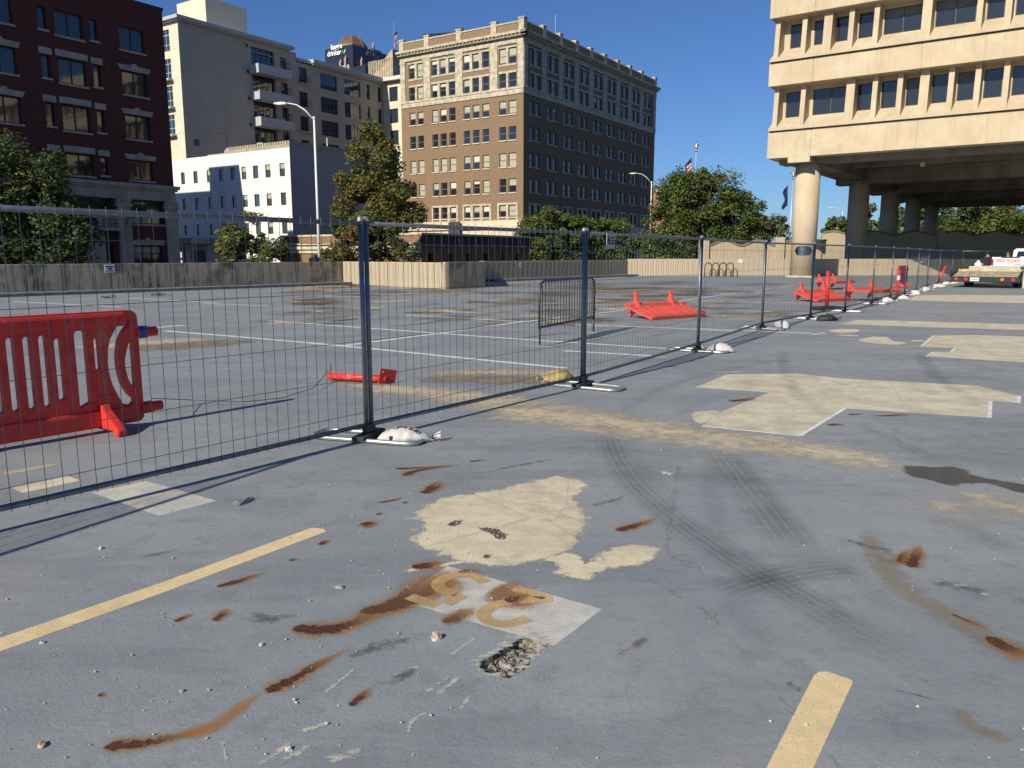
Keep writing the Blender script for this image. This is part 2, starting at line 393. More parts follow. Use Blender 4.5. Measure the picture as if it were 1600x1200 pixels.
def sheet(name, me_v, me_f, a, m, z, extra=None):
    me = bpy.data.meshes.new(name); me.from_pydata([(p[0], p[1], 0) for p in me_v], [], me_f)
    at = me.attributes.new('a', 'FLOAT', 'POINT'); at.data.foreach_set('value', [float(x) for x in a])
    for k, vals in (extra or {}).items():
        q = me.attributes.new(k, 'FLOAT', 'POINT'); q.data.foreach_set('value', [float(x) for x in vals])
    me.update()
    bm = bmesh.new(); bm.from_mesh(me)
    for f in bm.faces:
        if f.normal.z < 0: f.normal_flip()
    bm.to_mesh(me); bm.free()
    return link(name, me, m, deck, (0, 0, .0006 + z * .1))
def patch(name, px, m, z, e=.04, smooth=1, world=False, step=.25):
    pts = [Vector(p[:2]) if world else G(*p).to_2d() for p in px]
    if area(pts) < 0: pts = pts[::-1]
    for _ in range(smooth):
        q = []
        for i in range(len(pts)):
            a, b = pts[i], pts[(i + 1) % len(pts)]
            q += [a.lerp(b, .2), a.lerp(b, .8)]
        pts = q
    n = len(pts); rings = []
    for off in (-e, 0, e):
        r_ = []
        for i in range(n):
            t1 = (pts[i] - pts[i - 1]).normalized(); t2 = (pts[(i + 1) % n] - pts[i]).normalized()
            nn = Vector((t1.y + t2.y, -(t1.x + t2.x)))
            if nn.length < .2: nn = Vector((t2.y, -t2.x))
            r_.append(pts[i] - nn.normalized() * off)
        rings.append(r_)
    outer, mid, inner = rings
    vs = [tuple(p) for p in outer + mid + inner]; a = [0] * n + [.5] * n + [1] * n; fs = []
    for k in range(2):
        for i in range(n): fs.append((k*n + i, k*n + (i+1) % n, (k+1)*n + (i+1) % n, (k+1)*n + i))
    for t in tessellate_polygon([[Vector((p[0], p[1], 0)) for p in inner]]): fs.append(tuple(2*n + i for i in t))
    return sheet(name, vs, fs, a, m, z)
def resample(pts, m):
    pts = [Vector(p) for p in pts]
    for _ in range(2):                                   # round the corners
        q = [pts[0]]
        for i in range(len(pts) - 1): q += [pts[i].lerp(pts[i+1], .25), pts[i].lerp(pts[i+1], .75)]
        pts = q + [pts[-1]]
    L = [0]
    for i in range(len(pts) - 1): L.append(L[-1] + (pts[i+1] - pts[i]).length)
    out = []
    for k in range(m):
        d = L[-1] * k / (m - 1); i = 0
        while i < len(L) - 2 and L[i+1] < d: i += 1
        out.append((pts[i].lerp(pts[i+1], (d - L[i]) / max(1e-6, L[i+1] - L[i])), d))
    return out
def ribbon(name, px, hw, m, z, fade=(.15, .15), m_=24, peak=1.0, hard=False, world=False):
    """a streak along a line; hw = half width in metres (start, end) or one value"""
    line = [Vector(p[:2]) if world else G(*p).to_2d() for p in px]
    rs = resample(line, m_); hw = hw if isinstance(hw, (tuple, list)) else (hw, hw)
    prof = ((-1, .5 if hard else 0), (-.9, 1), (0, 1), (.9, 1), (1, .5 if hard else 0)) if hard else ((-1, 0), (-.55, .6), (0, 1), (.55, .6), (1, 0))
    vs, a, w, s = [], [], [], []
    for i, (p, d) in enumerate(rs):
        t = (rs[min(i+1, m_-1)][0] - rs[max(i-1, 0)][0]).normalized(); nn = Vector((-t.y, t.x)); f = i / (m_ - 1)
        if len(hw) == 2: h = hw[0] + (hw[1] - hw[0]) * f
        else:
            x = f * (len(hw) - 1); k = min(int(x), len(hw) - 2); h = hw[k] + (hw[k+1] - hw[k]) * (x - k)
        e = 1.0
        if fade[0] > 0: e = min(e, f / fade[0])
        if fade[1] > 0: e = min(e, (1 - f) / fade[1])
        for q, av in prof:
            pp = p + nn * h * q; vs.append(tuple(pp)); a.append(av * max(0, e) * peak); w.append(q); s.append(d)
    k = len(prof); fs = [(i*k + j, i*k + j + 1, (i+1)*k + j + 1, (i+1)*k + j) for i in range(m_ - 1) for j in range(k - 1)]
    return sheet(name, vs, fs, a, m, z, {'w': w, 's': s})

# white stall lines across the far half of the deck
for pts in ([(258,517),(420,530),(564,543),(740,561),(884,575)], [(420,500.5),(565,512),(678,520),(740,525),(906,536),(1066,546)], [(633,492),(740,498),(840,504),(906,507),(1060,513),(1152,518)],
            [(536,540),(644,526),(740,514),(838,499),(968,487),(1089,466),(1160,457),(1240,446)], [(921,476),(1134,484),(1290,491)], [(930,465),(1112,471),(1260,474)],
            [(200,466),(340,473)], [(20,471),(190,480)], [(315,474),(420,478)], [(700,487),(790,491)], [(760,470),(905,476)], [(1085,513),(1270,521)], [(880,548),(1020,556)], [(1000,456),(1200,462)]):
    d = G(*pts[len(pts) // 2]).y
    ribbon('stall_line', pts, .062, D_WHITE, .002 + lift() * .3, (0, 0), 14, 1, True)
for pts in ([(115,747),(20,767)], [(130,492),(40,497)], [(225,513),(290,508)], [(465,490),(508,486)], [(585,472),(640,469)]):
    ribbon('faded_line_dash', pts, .11 if pts[0][1] > 600 else .16, D_TAN2, .004, (0, .1), 10, 1, True)
# the two wide yellow lines in front
def poly_line(name, px, m, z): patch(name, px, m, z, .012, 0)
def quadext(px): return px
poly_line('stall_line', zB([(-400,1062),(-400,1135),(0,978),(800,690),(1568,402),(1555,390),(1510,384),(1490,387),(800,640),(0,915)]), D_YEL, .004)
poly_line('stall_line', zE([(200,1500),(355,1200),(578,765),(600,750),(640,750),(745,786),(757,797),(570,1200),(430,1500)]), D_YEL, .004)
poly_line('painted_box', zB([(440,215),(700,158),(1042,254),(765,327)]), D_GREY, .003)
poly_line('painted_box', [(700,884.5),(941,952),(866,1009.5),(618,937)], D_GREY, .004)
# stall number 25, facing the other way
bx0, bx1, bx2 = G(941, 952), G(700, 884.5), G(866, 1009.5)
ex = (bx1 - bx0).to_2d().normalized(); ey = Vector((ex.y, -ex.x)); ey = Vector((-ex.y, ex.x))
if ey.dot((bx2 - bx0).to_2d()) < 0: ey = -ey
cen = (G(700, 884.5) + G(941, 952) + G(866, 1009.5) + G(618, 937)) / 4
def stencil(ch, dx, size):
    if ch == '2': strokes = [[(-.30,.62),(-.22,.86),(0,.95),(.24,.86),(.30,.62),(.16,.40)], [(.08,.32),(-.12,.16),(-.30,.06),(.34,.06)]]
    else: strokes = [[(.30,.94),(-.20,.94)], [(-.24,.86),(-.27,.54)], [(-.18,.56),(.06,.61),(.28,.46),(.30,.26),(.16,.08),(-.06,.04),(-.28,.12)]]
    for st in strokes:
        w = []
        for x, y in st:
            p = cen.to_2d() + ex * (dx + x * size * .86) + ey * ((y - .5) * size)
            w.append((p.x, p.y))
        ribbon('stall_number', w, .034, D_YEL2, .0255, (0, 0), 16, 1, True, True)
stencil('2', -.10, .40); stencil('5', .27, .40)
ribbon('stall_number', zB([(490,222),(600,195),(712,168)]), .045, D_TAN2, .0065, (0, 0), 8, 1, True)
ribbon('stall_number', zB([(620,245),(680,232),(760,225),(830,215),(890,222)]), .035, D_TAN2, .0066, (0, 0), 12, .8, True)
ribbon('stall_number', zB([(640,240),(650,262),(720,262),(750,255)]), .03, D_TAN2, .0067, (0, 0), 12, .8, True)
# tan and pale repair patches
patch('repair_patch', zA([(270,300),(430,235),(690,200),(860,155),(960,135),(1095,165),(1085,200),(1020,235),(1050,270),(1090,320),(1085,380),(1050,440),(1000,495),(880,540),(760,555),(640,575),(500,545),(380,505),(240,450),(310,410),(320,350)]), D_TAN, .0045, .05, 1)
patch('repair_patch', zA([(880,535),(1000,500),(1060,520),(1090,570),(1180,500),(1270,470),(1360,465),(1470,490),(1400,550),(1220,570),(1100,630),(1040,625),(950,605),(990,570)]), D_TAN, .0052, .045, 1)
ribbon('scraped_streak', zA([(190,600),(300,580),(420,560),(520,545)]), .035, D_TAN, .006, (.2, .1), 16)
patch('repair_patch', zD([(425,150),(540,103),(780,100),(960,118),(1430,143),(1582,180),(1580,206),(1480,198),(1475,258),(960,225),(800,322),(450,287),(510,240),(690,168)]), D_TAN2, .0045, .012, 0)
patch('repair_patch', zD([(412,245),(430,236),(515,231),(500,250),(452,282),(420,270)]), D_TAN2, .0055, .02, 1)
patch('repair_patch', zF([(850,435),(935,362),(1240,358),(1450,365),(1700,376),(1900,392),(1900,565),(1600,545),(890,502),(930,472),(1050,470),(1080,445)]), D_TAN2, .0045, .02, 0)
patch('repair_patch', zF([(310,285),(430,257),(1000,270),(1900,298),(1900,335),(1080,310)]), D_TAN2, .0045, .03, 0)
patch('repair_patch', zF([(750,125),(830,90),(1200,90),(1900,97),(1900,152),(1200,138)]), D_TAN2, .0045, .05, 0)
for p in ([(220,330),(300,315),(440,320),(445,335),(330,347)], [(285,362),(290,355),(440,360),(435,368)], [(420,395),(500,370),(640,370),(650,398),(760,408),(740,420),(620,422),(520,412)], [(120,350),(210,340),(215,347),(130,358)], [(780,392),(880,394),(878,402),(785,400)]):
    patch('repair_patch', zF(p), D_TAN, .006, .035, 1)
for p in (zD([(800,322),(960,225)]), zD([(1477,258),(1481,198)]), zD([(1581,206),(1583,180)]), zF([(852,435),(936,362)]), zF([(890,502),(932,472)]), zF([(1052,470),(1082,445)]), zD([(450,287),(800,323)])):
    ribbon('seam_line', p, .018, D_WHITE, .0075, (0, 0), 6, 1, True)
# sand tracked across under the fence, and grit behind it
ribbon('sand_drift', [(500,596),(580,604),(680,614),(780,628),(900,650)], (.25, .5, .7, .65), D_SAND, .005, (.2, .12), 20)
ribbon('sand_drift', [(760,634),(900,654),(1030,673),(1160,690),(1290,706),(1380,727),(1440,745)], (.75, .8, .75, .65, .5, .32), D_SAND, .0065, (.1, .12), 30)
ribbon('sand_drift', [(860,642),(1010,668),(1140,686),(1260,702)], (.25, .4, .35, .22), D_SAND, .008, (.2, .2), 24)
ribbon('sand_drift', [(640,592),(760,583),(860,590),(930,600)], (.3, .9, 1.0, .3), D_SAND, .0055, (.2, .2), 20)
ribbon('grit_drift', [(640,600),(720,590),(800,592),(880,600)], (.2, .6, .65, .2), D_DIRT, .0085, (.2, .2), 20)
ribbon('grit_drift', [(505,594),(560,596),(625,600)], (.15, .25, .14), D_DIRT, .0088, (.2, .2), 14)
ribbon('grit_drift', [(180,545),(270,540),(340,536),(420,530)], (.9, 1.1, .8, .3), D_DIRT, .005, (.15, .25), 20)
ribbon('sand_drift', [(90,546),(250,533),(390,528)], (.6, .8, .3), D_SAND, .0065, (.15, .3), 18)
ribbon('sand_drift', [(0,742),(50,732),(110,722)], (.10, .06), D_SAND, .005, (.1, .3), 10)
ribbon('sand_drift', [(1320,795),(1420,800),(1560,790),(1700,800)], (.25, .45, .6), D_SAND, .005, (.4, .1), 16, .62)
ribbon('sand_drift', [(1480,760),(1560,785),(1660,800)], (.2, .35, .4), D_SAND, .0058, (.3, .1), 16, .7)
patch('damp_patch', zD([(1160,430),(1250,433),(1370,433),(1420,470),(1600,497),(1760,520),(1760,548),(1600,529),(1480,492),(1390,492),(1340,500),(1190,465)]), D_WET, .0068, .045, 1)
ribbon('sand_drift', [(1100,583),(1150,580),(1165,583)], (.05, .12), D_SAND, .005, (.2, .2), 10)
for p, h in (([(520,588),(640,588)], .05), ([(880,515),(1000,505)], .3), ([(1090,505),(1200,494),(1270,500)], .5), ([(1100,497),(1260,490)], .35), ([(990,560),(1060,556)], .25)):
    ribbon('sand_drift', p, h, D_SAND, .0075, (.3, .3), 12, .8)
# far mottling on the deck: old puddle rims, rust washes and dry patches
rnd = random.Random(11)
for i in range(150):
    v = rnd.choice((450, 455, 462, 470, 478, 486, 495, 505)) + rnd.uniform(-3, 3); u = rnd.uniform(420, 1180) if v < 500 else rnd.uniform(380, 900)
    L = rnd.uniform(30, 110); sl = rnd.uniform(-.16, .05)
    ribbon('water_stain', [(u, v), (u + L * .5, v + sl * L * .5 + rnd.uniform(-2, 2)), (u + L, v + sl * L)], tuple(rnd.uniform(a_, b_) * G(u, v).y ** 2 / 1931 for a_, b_ in ((.8, 2.5), (2, 4.5), (.6, 2))), rnd.choice((D_BROWN, D_SAND, D_DIRT, D_SCUFF, D_BROWN, D_OCHRE)), .0015 + lift() * .28, (.3, .3), 12, rnd.uniform(.75, 1.1))
for p, h in (([(585,512),(640,508),(700,501)], .10), ([(690,520),(740,512),(800,502)], .09), ([(800,530),(850,524),(900,519)], .08), ([(470,497),(520,490),(570,487)], .13), ([(1000,446),(1060,444),(1100,446)], .3), ([(1030,470),(1070,466)], .2), ([(1010,526),(1060,519)], .06), ([(860,487),(900,483)], .15)):
    ribbon('rust_streak', p, h, D_RUST, .0125, (.3, .3), 14)
    ribbon('rust_streak', p, h * .4, D_RUSTD, .013, (.3, .4), 14, .8)
for p, h in (([(560,465),(640,466),(700,462)], .5), ([(460,464),(540,462),(610,466)], .6), ([(880,452),(960,455),(1040,450)], .6)):
    ribbon('dry_patch', p, h, D_SAND, .011, (.3, .3), 16, .75)
# tyre tracks
for p, h, pk in ((zD([(110,300),(130,380),(190,480),(300,580),(420,670),(560,760),(720,860),(900,965),(1050,1060),(1200,1140),(1400,1230)]), .15, 1), (zD([(500,370),(600,500),(700,620),(800,760)]), .17, .85), (zD([(560,380),(690,540),(800,680),(860,770)]), .10, .6),
                 (zD([(505,895),(620,850),(750,818),(880,795),(970,790),(1060,800)]), .15, 1), (zD([(742,20),(738,90),(790,170),(900,260)]), .12, .75), (zD([(1228,20),(1262,90),(1340,150),(1440,210)]), .14, .8), (zD([(150,250),(220,195),(330,140),(520,90),(760,45)]), .12, .45),
                 (zD([(190,330),(230,430),(320,520),(400,560)]), .11, .4), (zD([(490,380),(480,520),(500,640),(560,760)]), .10, .4), (zD([(560,900),(620,1000),(700,1080)]), .10, .4), (zD([(990,270),(1200,370),(1350,430)]), .12, .5), (zD([(880,770),(1000,830),(1150,960)]), .10, .45), (zD([(1240,610),(1400,650),(1560,740)]), .13, .55), (zD([(350,260),(450,200),(560,170)]), .10, .35)):
    ribbon('tyre_track', p, h, D_TYRE, .009 + lift() * .2, (.12, .18), 40, pk)
# rust streaks in the foreground
def rust_mat():
    """a soaked-in stain: crisp dark core bleeding out to speckled orange"""
    t = NT('iron_rust_bleed')
    w, f, e, k = t.attr('w'), t.attr('f'), t.attr('e'), t.attr('k')
    lo = t.noise(7, 5, .7); hi = t.noise(45, 4, .7); fine = t.noise(190, 2, .6)
    d = t.math('ADD', t.math('ABSOLUTE', w), t.math('ADD', t.math('MULTIPLY', t.math('SUBTRACT', lo, .5), 1.0), t.math('MULTIPLY', t.math('SUBTRACT', hi, .5), .7)))
    d = t.math('ADD', d, t.math('MULTIPLY', t.math('SUBTRACT', 1.0, e), .9))
    core = t.math('MULTIPLY', t.ramp(d, .46, .24), t.math('MULTIPLY', k, t.ramp(f, .95, .35, .05, 1.0)))
    body = t.ramp(d, .75, .30)
    halo = t.ramp(t.math('ADD', d, t.math('MULTIPLY', t.math('SUBTRACT', fine, .5), 1.1)), 1.05, .25)
    col = t.mix(body, (.30, .21, .10), (.42, .20, .062))
    col = t.mix(core, col, t.mix(t.ramp(hi, .4, .6), (.052, .026, .020), (.095, .042, .026)))
    al = t.math('MAXIMUM', t.math('MULTIPLY', core, .94), t.math('MULTIPLY', t.math('MULTIPLY', halo, e), t.ramp(body, 0, 1, .26, .66)))
    t.set(col=col, rough=.85, spec=.2, alpha=t.math('MULTIPLY', al, t.ramp(t.math('ABSOLUTE', w), 1.0, .8))); return t.m
D_BLEED = rust_mat()
def bleed(px, hws, z, k=1.0, fade=(.10, .30), n=36):
    line = [G(*p).to_2d() for p in px]; rs = resample(line, n); vs, W_, F_, E_ = [], [], [], []
    prof = (-1, -.7, -.35, 0, .35, .7, 1)
    for i, (p, d) in enumerate(rs):
        t = (rs[min(i+1, n-1)][0] - rs[max(i-1, 0)][0]).normalized(); nn = Vector((-t.y, t.x)); f = i / (n - 1)
        x = f * (len(hws) - 1); j = min(int(x), len(hws) - 2); h = hws[j] + (hws[j+1] - hws[j]) * (x - j)
        e = max(0, min(1, f / fade[0], (1 - f) / fade[1])); pp = p
        for q in prof: r_ = pp + nn * h * q; vs.append(tuple(r_)); W_.append(q); F_.append(f); E_.append(e ** .5)
    m = len(prof); fs = [(i*m + j, i*m + j + 1, (i+1)*m + j + 1, (i+1)*m + j) for i in range(n - 1) for j in range(m - 1)]
    return sheet('rust_streak', vs, fs, [1] * len(vs), D_BLEED, z, {'w': W_, 'f': F_, 'e': E_, 'k': [k] * len(vs)})
_rz = [0]
def rust(px, hw, dark=.55, halo=1.9, pk=1.0, z=.012):
    hws = hw if isinstance(hw, tuple) else (hw, hw); _rz[0] += 1
    bleed(px, tuple(h * 2.3 + .010 for h in hws), .012 + (_rz[0] % 30) * .0004, min(1, dark * 1.6))
rust(zC([(135,532),(200,525),(300,515),(400,498),(500,470),(580,440)]), (.022, .03, .022, .012, .006), .6)
bleed(zC([(440,490),(570,450),(640,400),(700,350),(760,315)]), (.05, .055, .05, .04), .0125, .15)
rust(zC([(755,330),(800,305),(850,280),(960,215),(1100,145)]), (.025, .03, .022, .012, .006), .62, 1.8)
rust(zC([(845,78),(900,80),(1000,82),(1090,60),(1170,25),(1300,0)]), (.03, .05, .045, .04, .05), .7, 1.5, 1, .0125)
rust(zA([(-20,800),(120,775),(260,720),(350,660),(440,590),(520,590)]), (.05, .06, .08, .085, .07), .55, 1.6, 1, .0135)
ribbon('rust_streak', zA([(300,745),(380,700),(450,650),(500,620)]), (.13, .16, .1), D_RUST, .0122, (.3, .3), 16, .7)
rust(zA([(640,670),(700,690),(760,730),(860,735),(940,728)]), (.06, .09, .055, .02), .35, 1.5, 1, .0137)
bleed(zA([(700,740),(750,728),(800,712),(840,715)]), (.05, .09, .08, .03), .034, .9); bleed(zA([(470,600),(540,590),(600,600)]), (.03, .06, .03), .034, .6)
rust(zA([(390,838),(440,828),(500,805),(560,765)]), (.022, .034, .028, .014), .5, 1.6, 1, .0145)
rust(zA([(255,580),(330,565),(430,548)]), (.03, .045, .02), .8, 1.3)
for p, h in ((zB([(1030,670),(1120,650),(1210,620),(1300,590)]), (.016, .02, .012, .005)), (zB([(1020,835),(1055,815),(1090,770)]), (.022, .025, .012)), (zB([(838,838),(880,818),(940,792)]), (.015, .012, .004)), (zB([(1395,545),(1425,530)]), (.012, .012)), (zB([(1535,468),(1585,438)]), (.014, .01)), (zB([(470,1195),(512,1180)]), (.01, .008)),
             (zA([(165,100),(260,98),(430,88)]), (.02, .02, .012)), (zA([(205,138),(270,110),(400,92),(520,72)]), (.035, .03, .018, .01)), (zA([(305,222),(350,200),(400,150)]), (.04, .04, .02)), (zA([(90,264),(160,255),(230,232)]), (.008, .012, .006)), (zA([(18,360),(50,372),(90,380)]), (.03, .04, .03)), (zA([(530,66),(580,62),(620,55)]), (.012, .01)), (zA([(1238,404),(1290,385),(1350,368),(1450,335)]), (.025, .03, .02, .012)), (zC([(1078,375),(1110,355),(1165,295)]), (.014, .014, .006)), (zA([(600,522),(640,525)]), (.018, .018)), (zA([(85,322),(120,312)]), (.012, .01)), (zA([(210,266),(245,262)]), (.014, .014)),
             (zE([(985,245),(995,215),(1005,175)]), (.03, .025, .012)), (zE([(1025,265),(1045,225),(1072,150)]), (.03, .03, .012)), (zE([(1213,478),(1300,515),(1400,552)]), (.006, .008, .012)), (zE([(1380,580),(1470,630),(1560,680),(1640,715)]), (.02, .045, .05, .04)), (zD([(540,200),(600,195),(650,185)]), (.03, .05, .02)), (zD([(900,285),(960,280)]), (.04, .03)), (zD([(1060,252),(1140,250),(1210,243)]), (.02, .03, .015)), (zD([(330,76),(380,74)]), (.03, .02)), (zD([(970,248),(1030,243)]), (.02, .02))):
    rust(p, h, .6, 1.8)
ribbon('ochre_wash', zE([(820,60),(870,200),(960,330),(1100,440),(1300,530),(1560,680),(1650,720)]), (.05, .10, .12, .12, .12, .12), D_OCHRE, .011, (.15, .1), 30)
ribbon('ochre_wash', zE([(860,215),(930,235),(1010,250)]), (.05, .08, .04), D_OCHRE, .0115, (.2, .2), 12)
ribbon('ochre_wash', zE([(1270,900),(1290,1000),(1420,1050),(1560,1090)]), (.03, .05, .04), D_OCHRE, .011, (.2, .2), 14)
for p, h in ((zE([(660,115),(760,140),(880,175),(1000,205)]), (.02, .05, .06, .05)), (zE([(1090,315),(1180,335),(1300,360),(1410,395)]), (.06, .09, .09, .06)), (zE([(1490,400),(1560,420),(1640,440)]), (.06, .07)), (zA([(600,120),(760,85),(960,50)]), (.03, .05, .03)), (zA([(1100,280),(1200,260),(1300,230)]), (.04, .05, .02)), (zC([(1050,200),(1180,150),(1330,110)]), (.06, .08, .04)), (zC([(1150,300),(1260,270),(1360,220)]), (.04, .05, .03)), (zB([(1160,800),(1300,830),(1440,800)]), (.05, .08, .03)), (zE([(440,790),(520,850)]), (.02, .03)), (zA([(1230,1000),(1320,960),(1400,900)]), (.03, .04, .02)), (zB([(650,530),(760,510),(900,480)]), (.03, .04, .02)), (zE([(930,830),(1060,860),(1200,900)]), (.01, .015, .01))):
    ribbon('dark_scuff', p, h, D_SCUFF, .010 + lift() * .1, (.2, .2), 14)
for p, h in ((zA([(425,1008),(490,965),(590,895)]), .016), (zA([(310,1190),(370,1140),(445,1100)]), .016), (zA([(370,1195),(430,1150),(495,1092)]), .018), (zA([(610,1000),(660,965)]), .012), (zA([(715,895),(745,920)]), .02), (zC([(730,600),(800,560),(860,505)]), .016), (zC([(790,605),(860,565),(940,515)]), .022), (zC([(900,470),(1000,435)]), .016), (zC([(980,330),(1060,265),(1110,225)]), .012), (zC([(1230,270),(1300,235),(1355,215)]), .014), (zC([(1000,590),(1060,555),(1130,545)]), .035), (zC([(1300,480),(1320,420),(1390,390)]), .012), (zA([(210,335),(260,345),(320,330)]), .05), (zA([(250,400),(290,390)]), .03), (zE([(1140,320),(1190,335)]), .03), (zE([(1240,350),(1300,345)]), .03), (zE([(1360,380),(1395,390)]), .025), (zA([(1085,330),(1125,340)]), .035), (zC([(1500,385),(1540,330)]), .014), (zC([(600,500),(620,590)]), .012)):
    ribbon('scraped_streak', p, h, D_PALE, .0105 + lift() * .08, (.1, .1), 16)
# loose crumbs of concrete: too many to count
def crumbs(name, n, pick, size, m, seed, label):
    rnd = np.random.default_rng(seed); V, Fc = [], []
    base = np.array([(1,0,0),(-1,0,0),(0,1,0),(0,-1,0),(0,0,.8),(0,0,-.4),(.6,.6,.4),(-.6,.5,.3)]); tri = [(0,6,4),(6,2,4),(2,7,4),(7,1,4),(1,3,4),(3,0,4),(0,2,6),(2,1,7),(0,3,5),(3,1,5),(1,2,5),(2,0,5)]
    for i in range(n):
        u, v = pick(rnd); p = G(u, v); s = size * float(np.clip(rnd.lognormal(0, .55), .35, 2.3))
        q = base * s * rnd.uniform(.6, 1.3, (8, 3)); a = rnd.uniform(0, 6.28)
        x = q[:, 0] * math.cos(a) - q[:, 1] * math.sin(a) + p.x; y = q[:, 0] * math.sin(a) + q[:, 1] * math.cos(a) + p.y; z = q[:, 2] + .003 + s * .35
        o = len(V); V += list(zip(x, y, z)); Fc += [tuple(k + o for k in t) for t in tri]
    me = bpy.data.meshes.new(name); me.from_pydata(V, [], Fc)
    return tag(link(name, me, m), label, 'grit', kind='stuff')
M_CRUMB = mat('pale_concrete_crumb', (.55, .53, .48), .95, .2, 30)
def pk(rnd):
    k = rnd.random()
    if k < .30: return rnd.uniform(0, 700), 700 + 480 * rnd.random() ** 1.3
    if k < .55: return rnd.normal(700, 130), rnd.normal(820, 80)
    if k < .72: return rnd.uniform(1250, 1600), rnd.normal(780, 70)
    return rnd.uniform(0, 1600), 600 + 590 * rnd.random()
crumbs('concrete_crumbs', 650, lambda r: (lambda q: (q[0], max(590, min(1195, q[1]))))(pk(r)), .0030, M_CRUMB, 3, 'pale concrete crumbs scattered over the deck coating')
crumbs('sand_grains', 900, lambda r: (lambda t: (560 + t * 850 + r.normal(0, 12), 612 + t * 118 + r.normal(0, 14)))(r.random()), .0034, mat('sand_grain', (.6, .52, .38), .95, .2, 30), 5, 'coarse tan sand grains drifted across the deck under the fence')
def pot(r):
    l = HOLES[0]; a, b = l[r.integers(len(l))], l[r.integers(len(l))]; t = r.random(); c = r.random() * .5
    x = (a[0] * t + b[0] * (1 - t)); y = (a[1] * t + b[1] * (1 - t)); return x, y
D_SPALL = decal_mat('spalled_dark_aggregate', (.07, .062, .052), (.16, .14, .115), 30, .9, .4, .55, .95, 70, .95, bump=.8)
for sp in SPALL: patch('spalled_hole', sp, D_SPALL, .022, .012, 1, True)
rim = HOLES[0] + HOLES[0][:1]
ribbon('crumbled_rim', [(p[0] * 1.0 - .01, p[1] + .012) for p in rim], (.03, .05, .03), D_PALE, .0225, (0, 0), 90, .8, False, True)
def pot_stones():
    rnd = np.random.default_rng(9); m = MB()
    for i, (loop, n, s0, dz) in enumerate(((HOLES[0], 260, .0065, -.040), (SPALL[0], 46, .0042, .0005), (SPALL[1], 20, .0038, .0005))):
        k = 0
        while k < n:
            a, b = loop[rnd.integers(len(loop))], loop[rnd.integers(len(loop))]; t = rnd.uniform(.12, .88)
            x, y = a[0]*t + b[0]*(1-t), a[1]*t + b[1]*(1-t); s = s0 * min(2.6, rnd.lognormal(0, .6)); k += 1
            m.lathe([(s*.3, -s*.4), (s*1.0, 0), (s*.75, s*.5), (s*.2, s*.75)], 6, (x, y, dz + rnd.uniform(0, .008)))
    o = m.build('aggregate_stone', mat('aggregate_stone', (.38, .35, .295), .9, .35, 45, col2=(.09, .08, .065)), deck); o['kind'] = 'stuff'
pot_stones()
M_LITTER = mat('dry_leaf_litter', (.22, .10, .05), .9, .35, 20)
def litter(u, v, ru, rv, n, seed):
    rnd = random.Random(seed); m = MB()
    for i in range(n):
        p = G(u + rnd.gauss(0, ru), v + rnd.gauss(0, rv)); s = rnd.uniform(.03, .07); a = rnd.uniform(0, 6.3); h = rnd.uniform(.005, .07)
        c, d = math.cos(a) * s, math.sin(a) * s
        m.quad((p.x - c, p.y - d, h), (p.x + d, p.y - c, h + rnd.uniform(-.02, .03)), (p.x + c, p.y + d, h), (p.x - d, p.y + c, h + rnd.uniform(0, .04)))
    return m.build('fallen_leaves', M_LITTER)
for a, lab in (((545, 446.5, 9, .8, 130, 1), 'brown fallen leaves heaped at the corner of the stained and sunlit walls'), ((985, 433, 5, .4, 60, 2), 'small brown leaf heap at the far wall corner'), ((168, 465.5, 6, .7, 50, 3), 'thin scatter of fallen leaves along the kerb of the left wall'), ((245, 461.5, 8, .7, 60, 4), 'fallen leaves by the kerb under the middle of the left wall')):
    tag(litter(*a), lab, 'leaves', kind='stuff')
# single lumps big enough to pick out
def lump(u, v, s, m, label, cat='stone', flat=.7, seed=0, name='loose_stone'):
    rnd = random.Random(seed); bm = bmesh.new(); bmesh.ops.create_icosphere(bm, subdivisions=2, radius=1)
    for w in bm.verts:
        k = 1 + rnd.uniform(-.28, .22); w.co = Vector((w.co.x * s[0] * k, w.co.y * s[1] * k, max(-.35, w.co.z) * s[2] * k))
    me = bpy.data.meshes.new(name); bm.to_mesh(me); bm.free()
    p = G(u, v); o = link(name, me, m, None, (p.x, p.y, s[2] * .35), (0, 0, rnd.uniform(0, 3)))
    return tag(o, label, cat)
M_STONE = mat('grey_stone', (.42, .41, .38), .9, .25, 25); M_STONEW = mat('white_stone', (.66, .64, .58), .9, .15, 25)
M_STONER = mat('rusty_chip', (.62, .56, .46), .9, .3, 18, col2=(.30, .14, .06))
lump(681, 999, (.022, .017, .024), M_STONER, 'rust flecked white concrete chip left of the pothole', seed=1)
lump(408, 1009, (.012, .009, .009), M_STONEW, 'round white pebble above the long rust streak', seed=2)
lump(66, 1166, (.016, .012, .012), M_STONER, 'brown edged pebble in the lower left corner of the deck', seed=3)
lump(157, 858, (.014, .012, .011), M_STONEW, 'white pebble beyond the left yellow line', seed=4)
lump(380, 786, (.085, .028, .022), mat('flaked_coating', (.36, .35, .32), .95, .3, 20), 'jagged flake of lifted coating below the grey painted box', 'debris', seed=5, name='coating_flake')
lump(1042, 740, (.05, .03, .012), M_STONE, 'flat crumbled concrete lump between the tyre tracks', 'debris', seed=6, name='concrete_lump')
lump(284, 1081, (.010, .008, .009), M_STONE, 'small grey pebble lower left, between the yellow line and rust streak', seed=7)
lump(531, 919, (.025, .018, .010), M_STONE, 'speckled grey crumble above the dark rust streak', 'debris', seed=8, name='concrete_lump')
lump(451, 1172, (.013, .010, .010), M_STONEW, 'white pebble among pale scrapes at the bottom edge', seed=9)
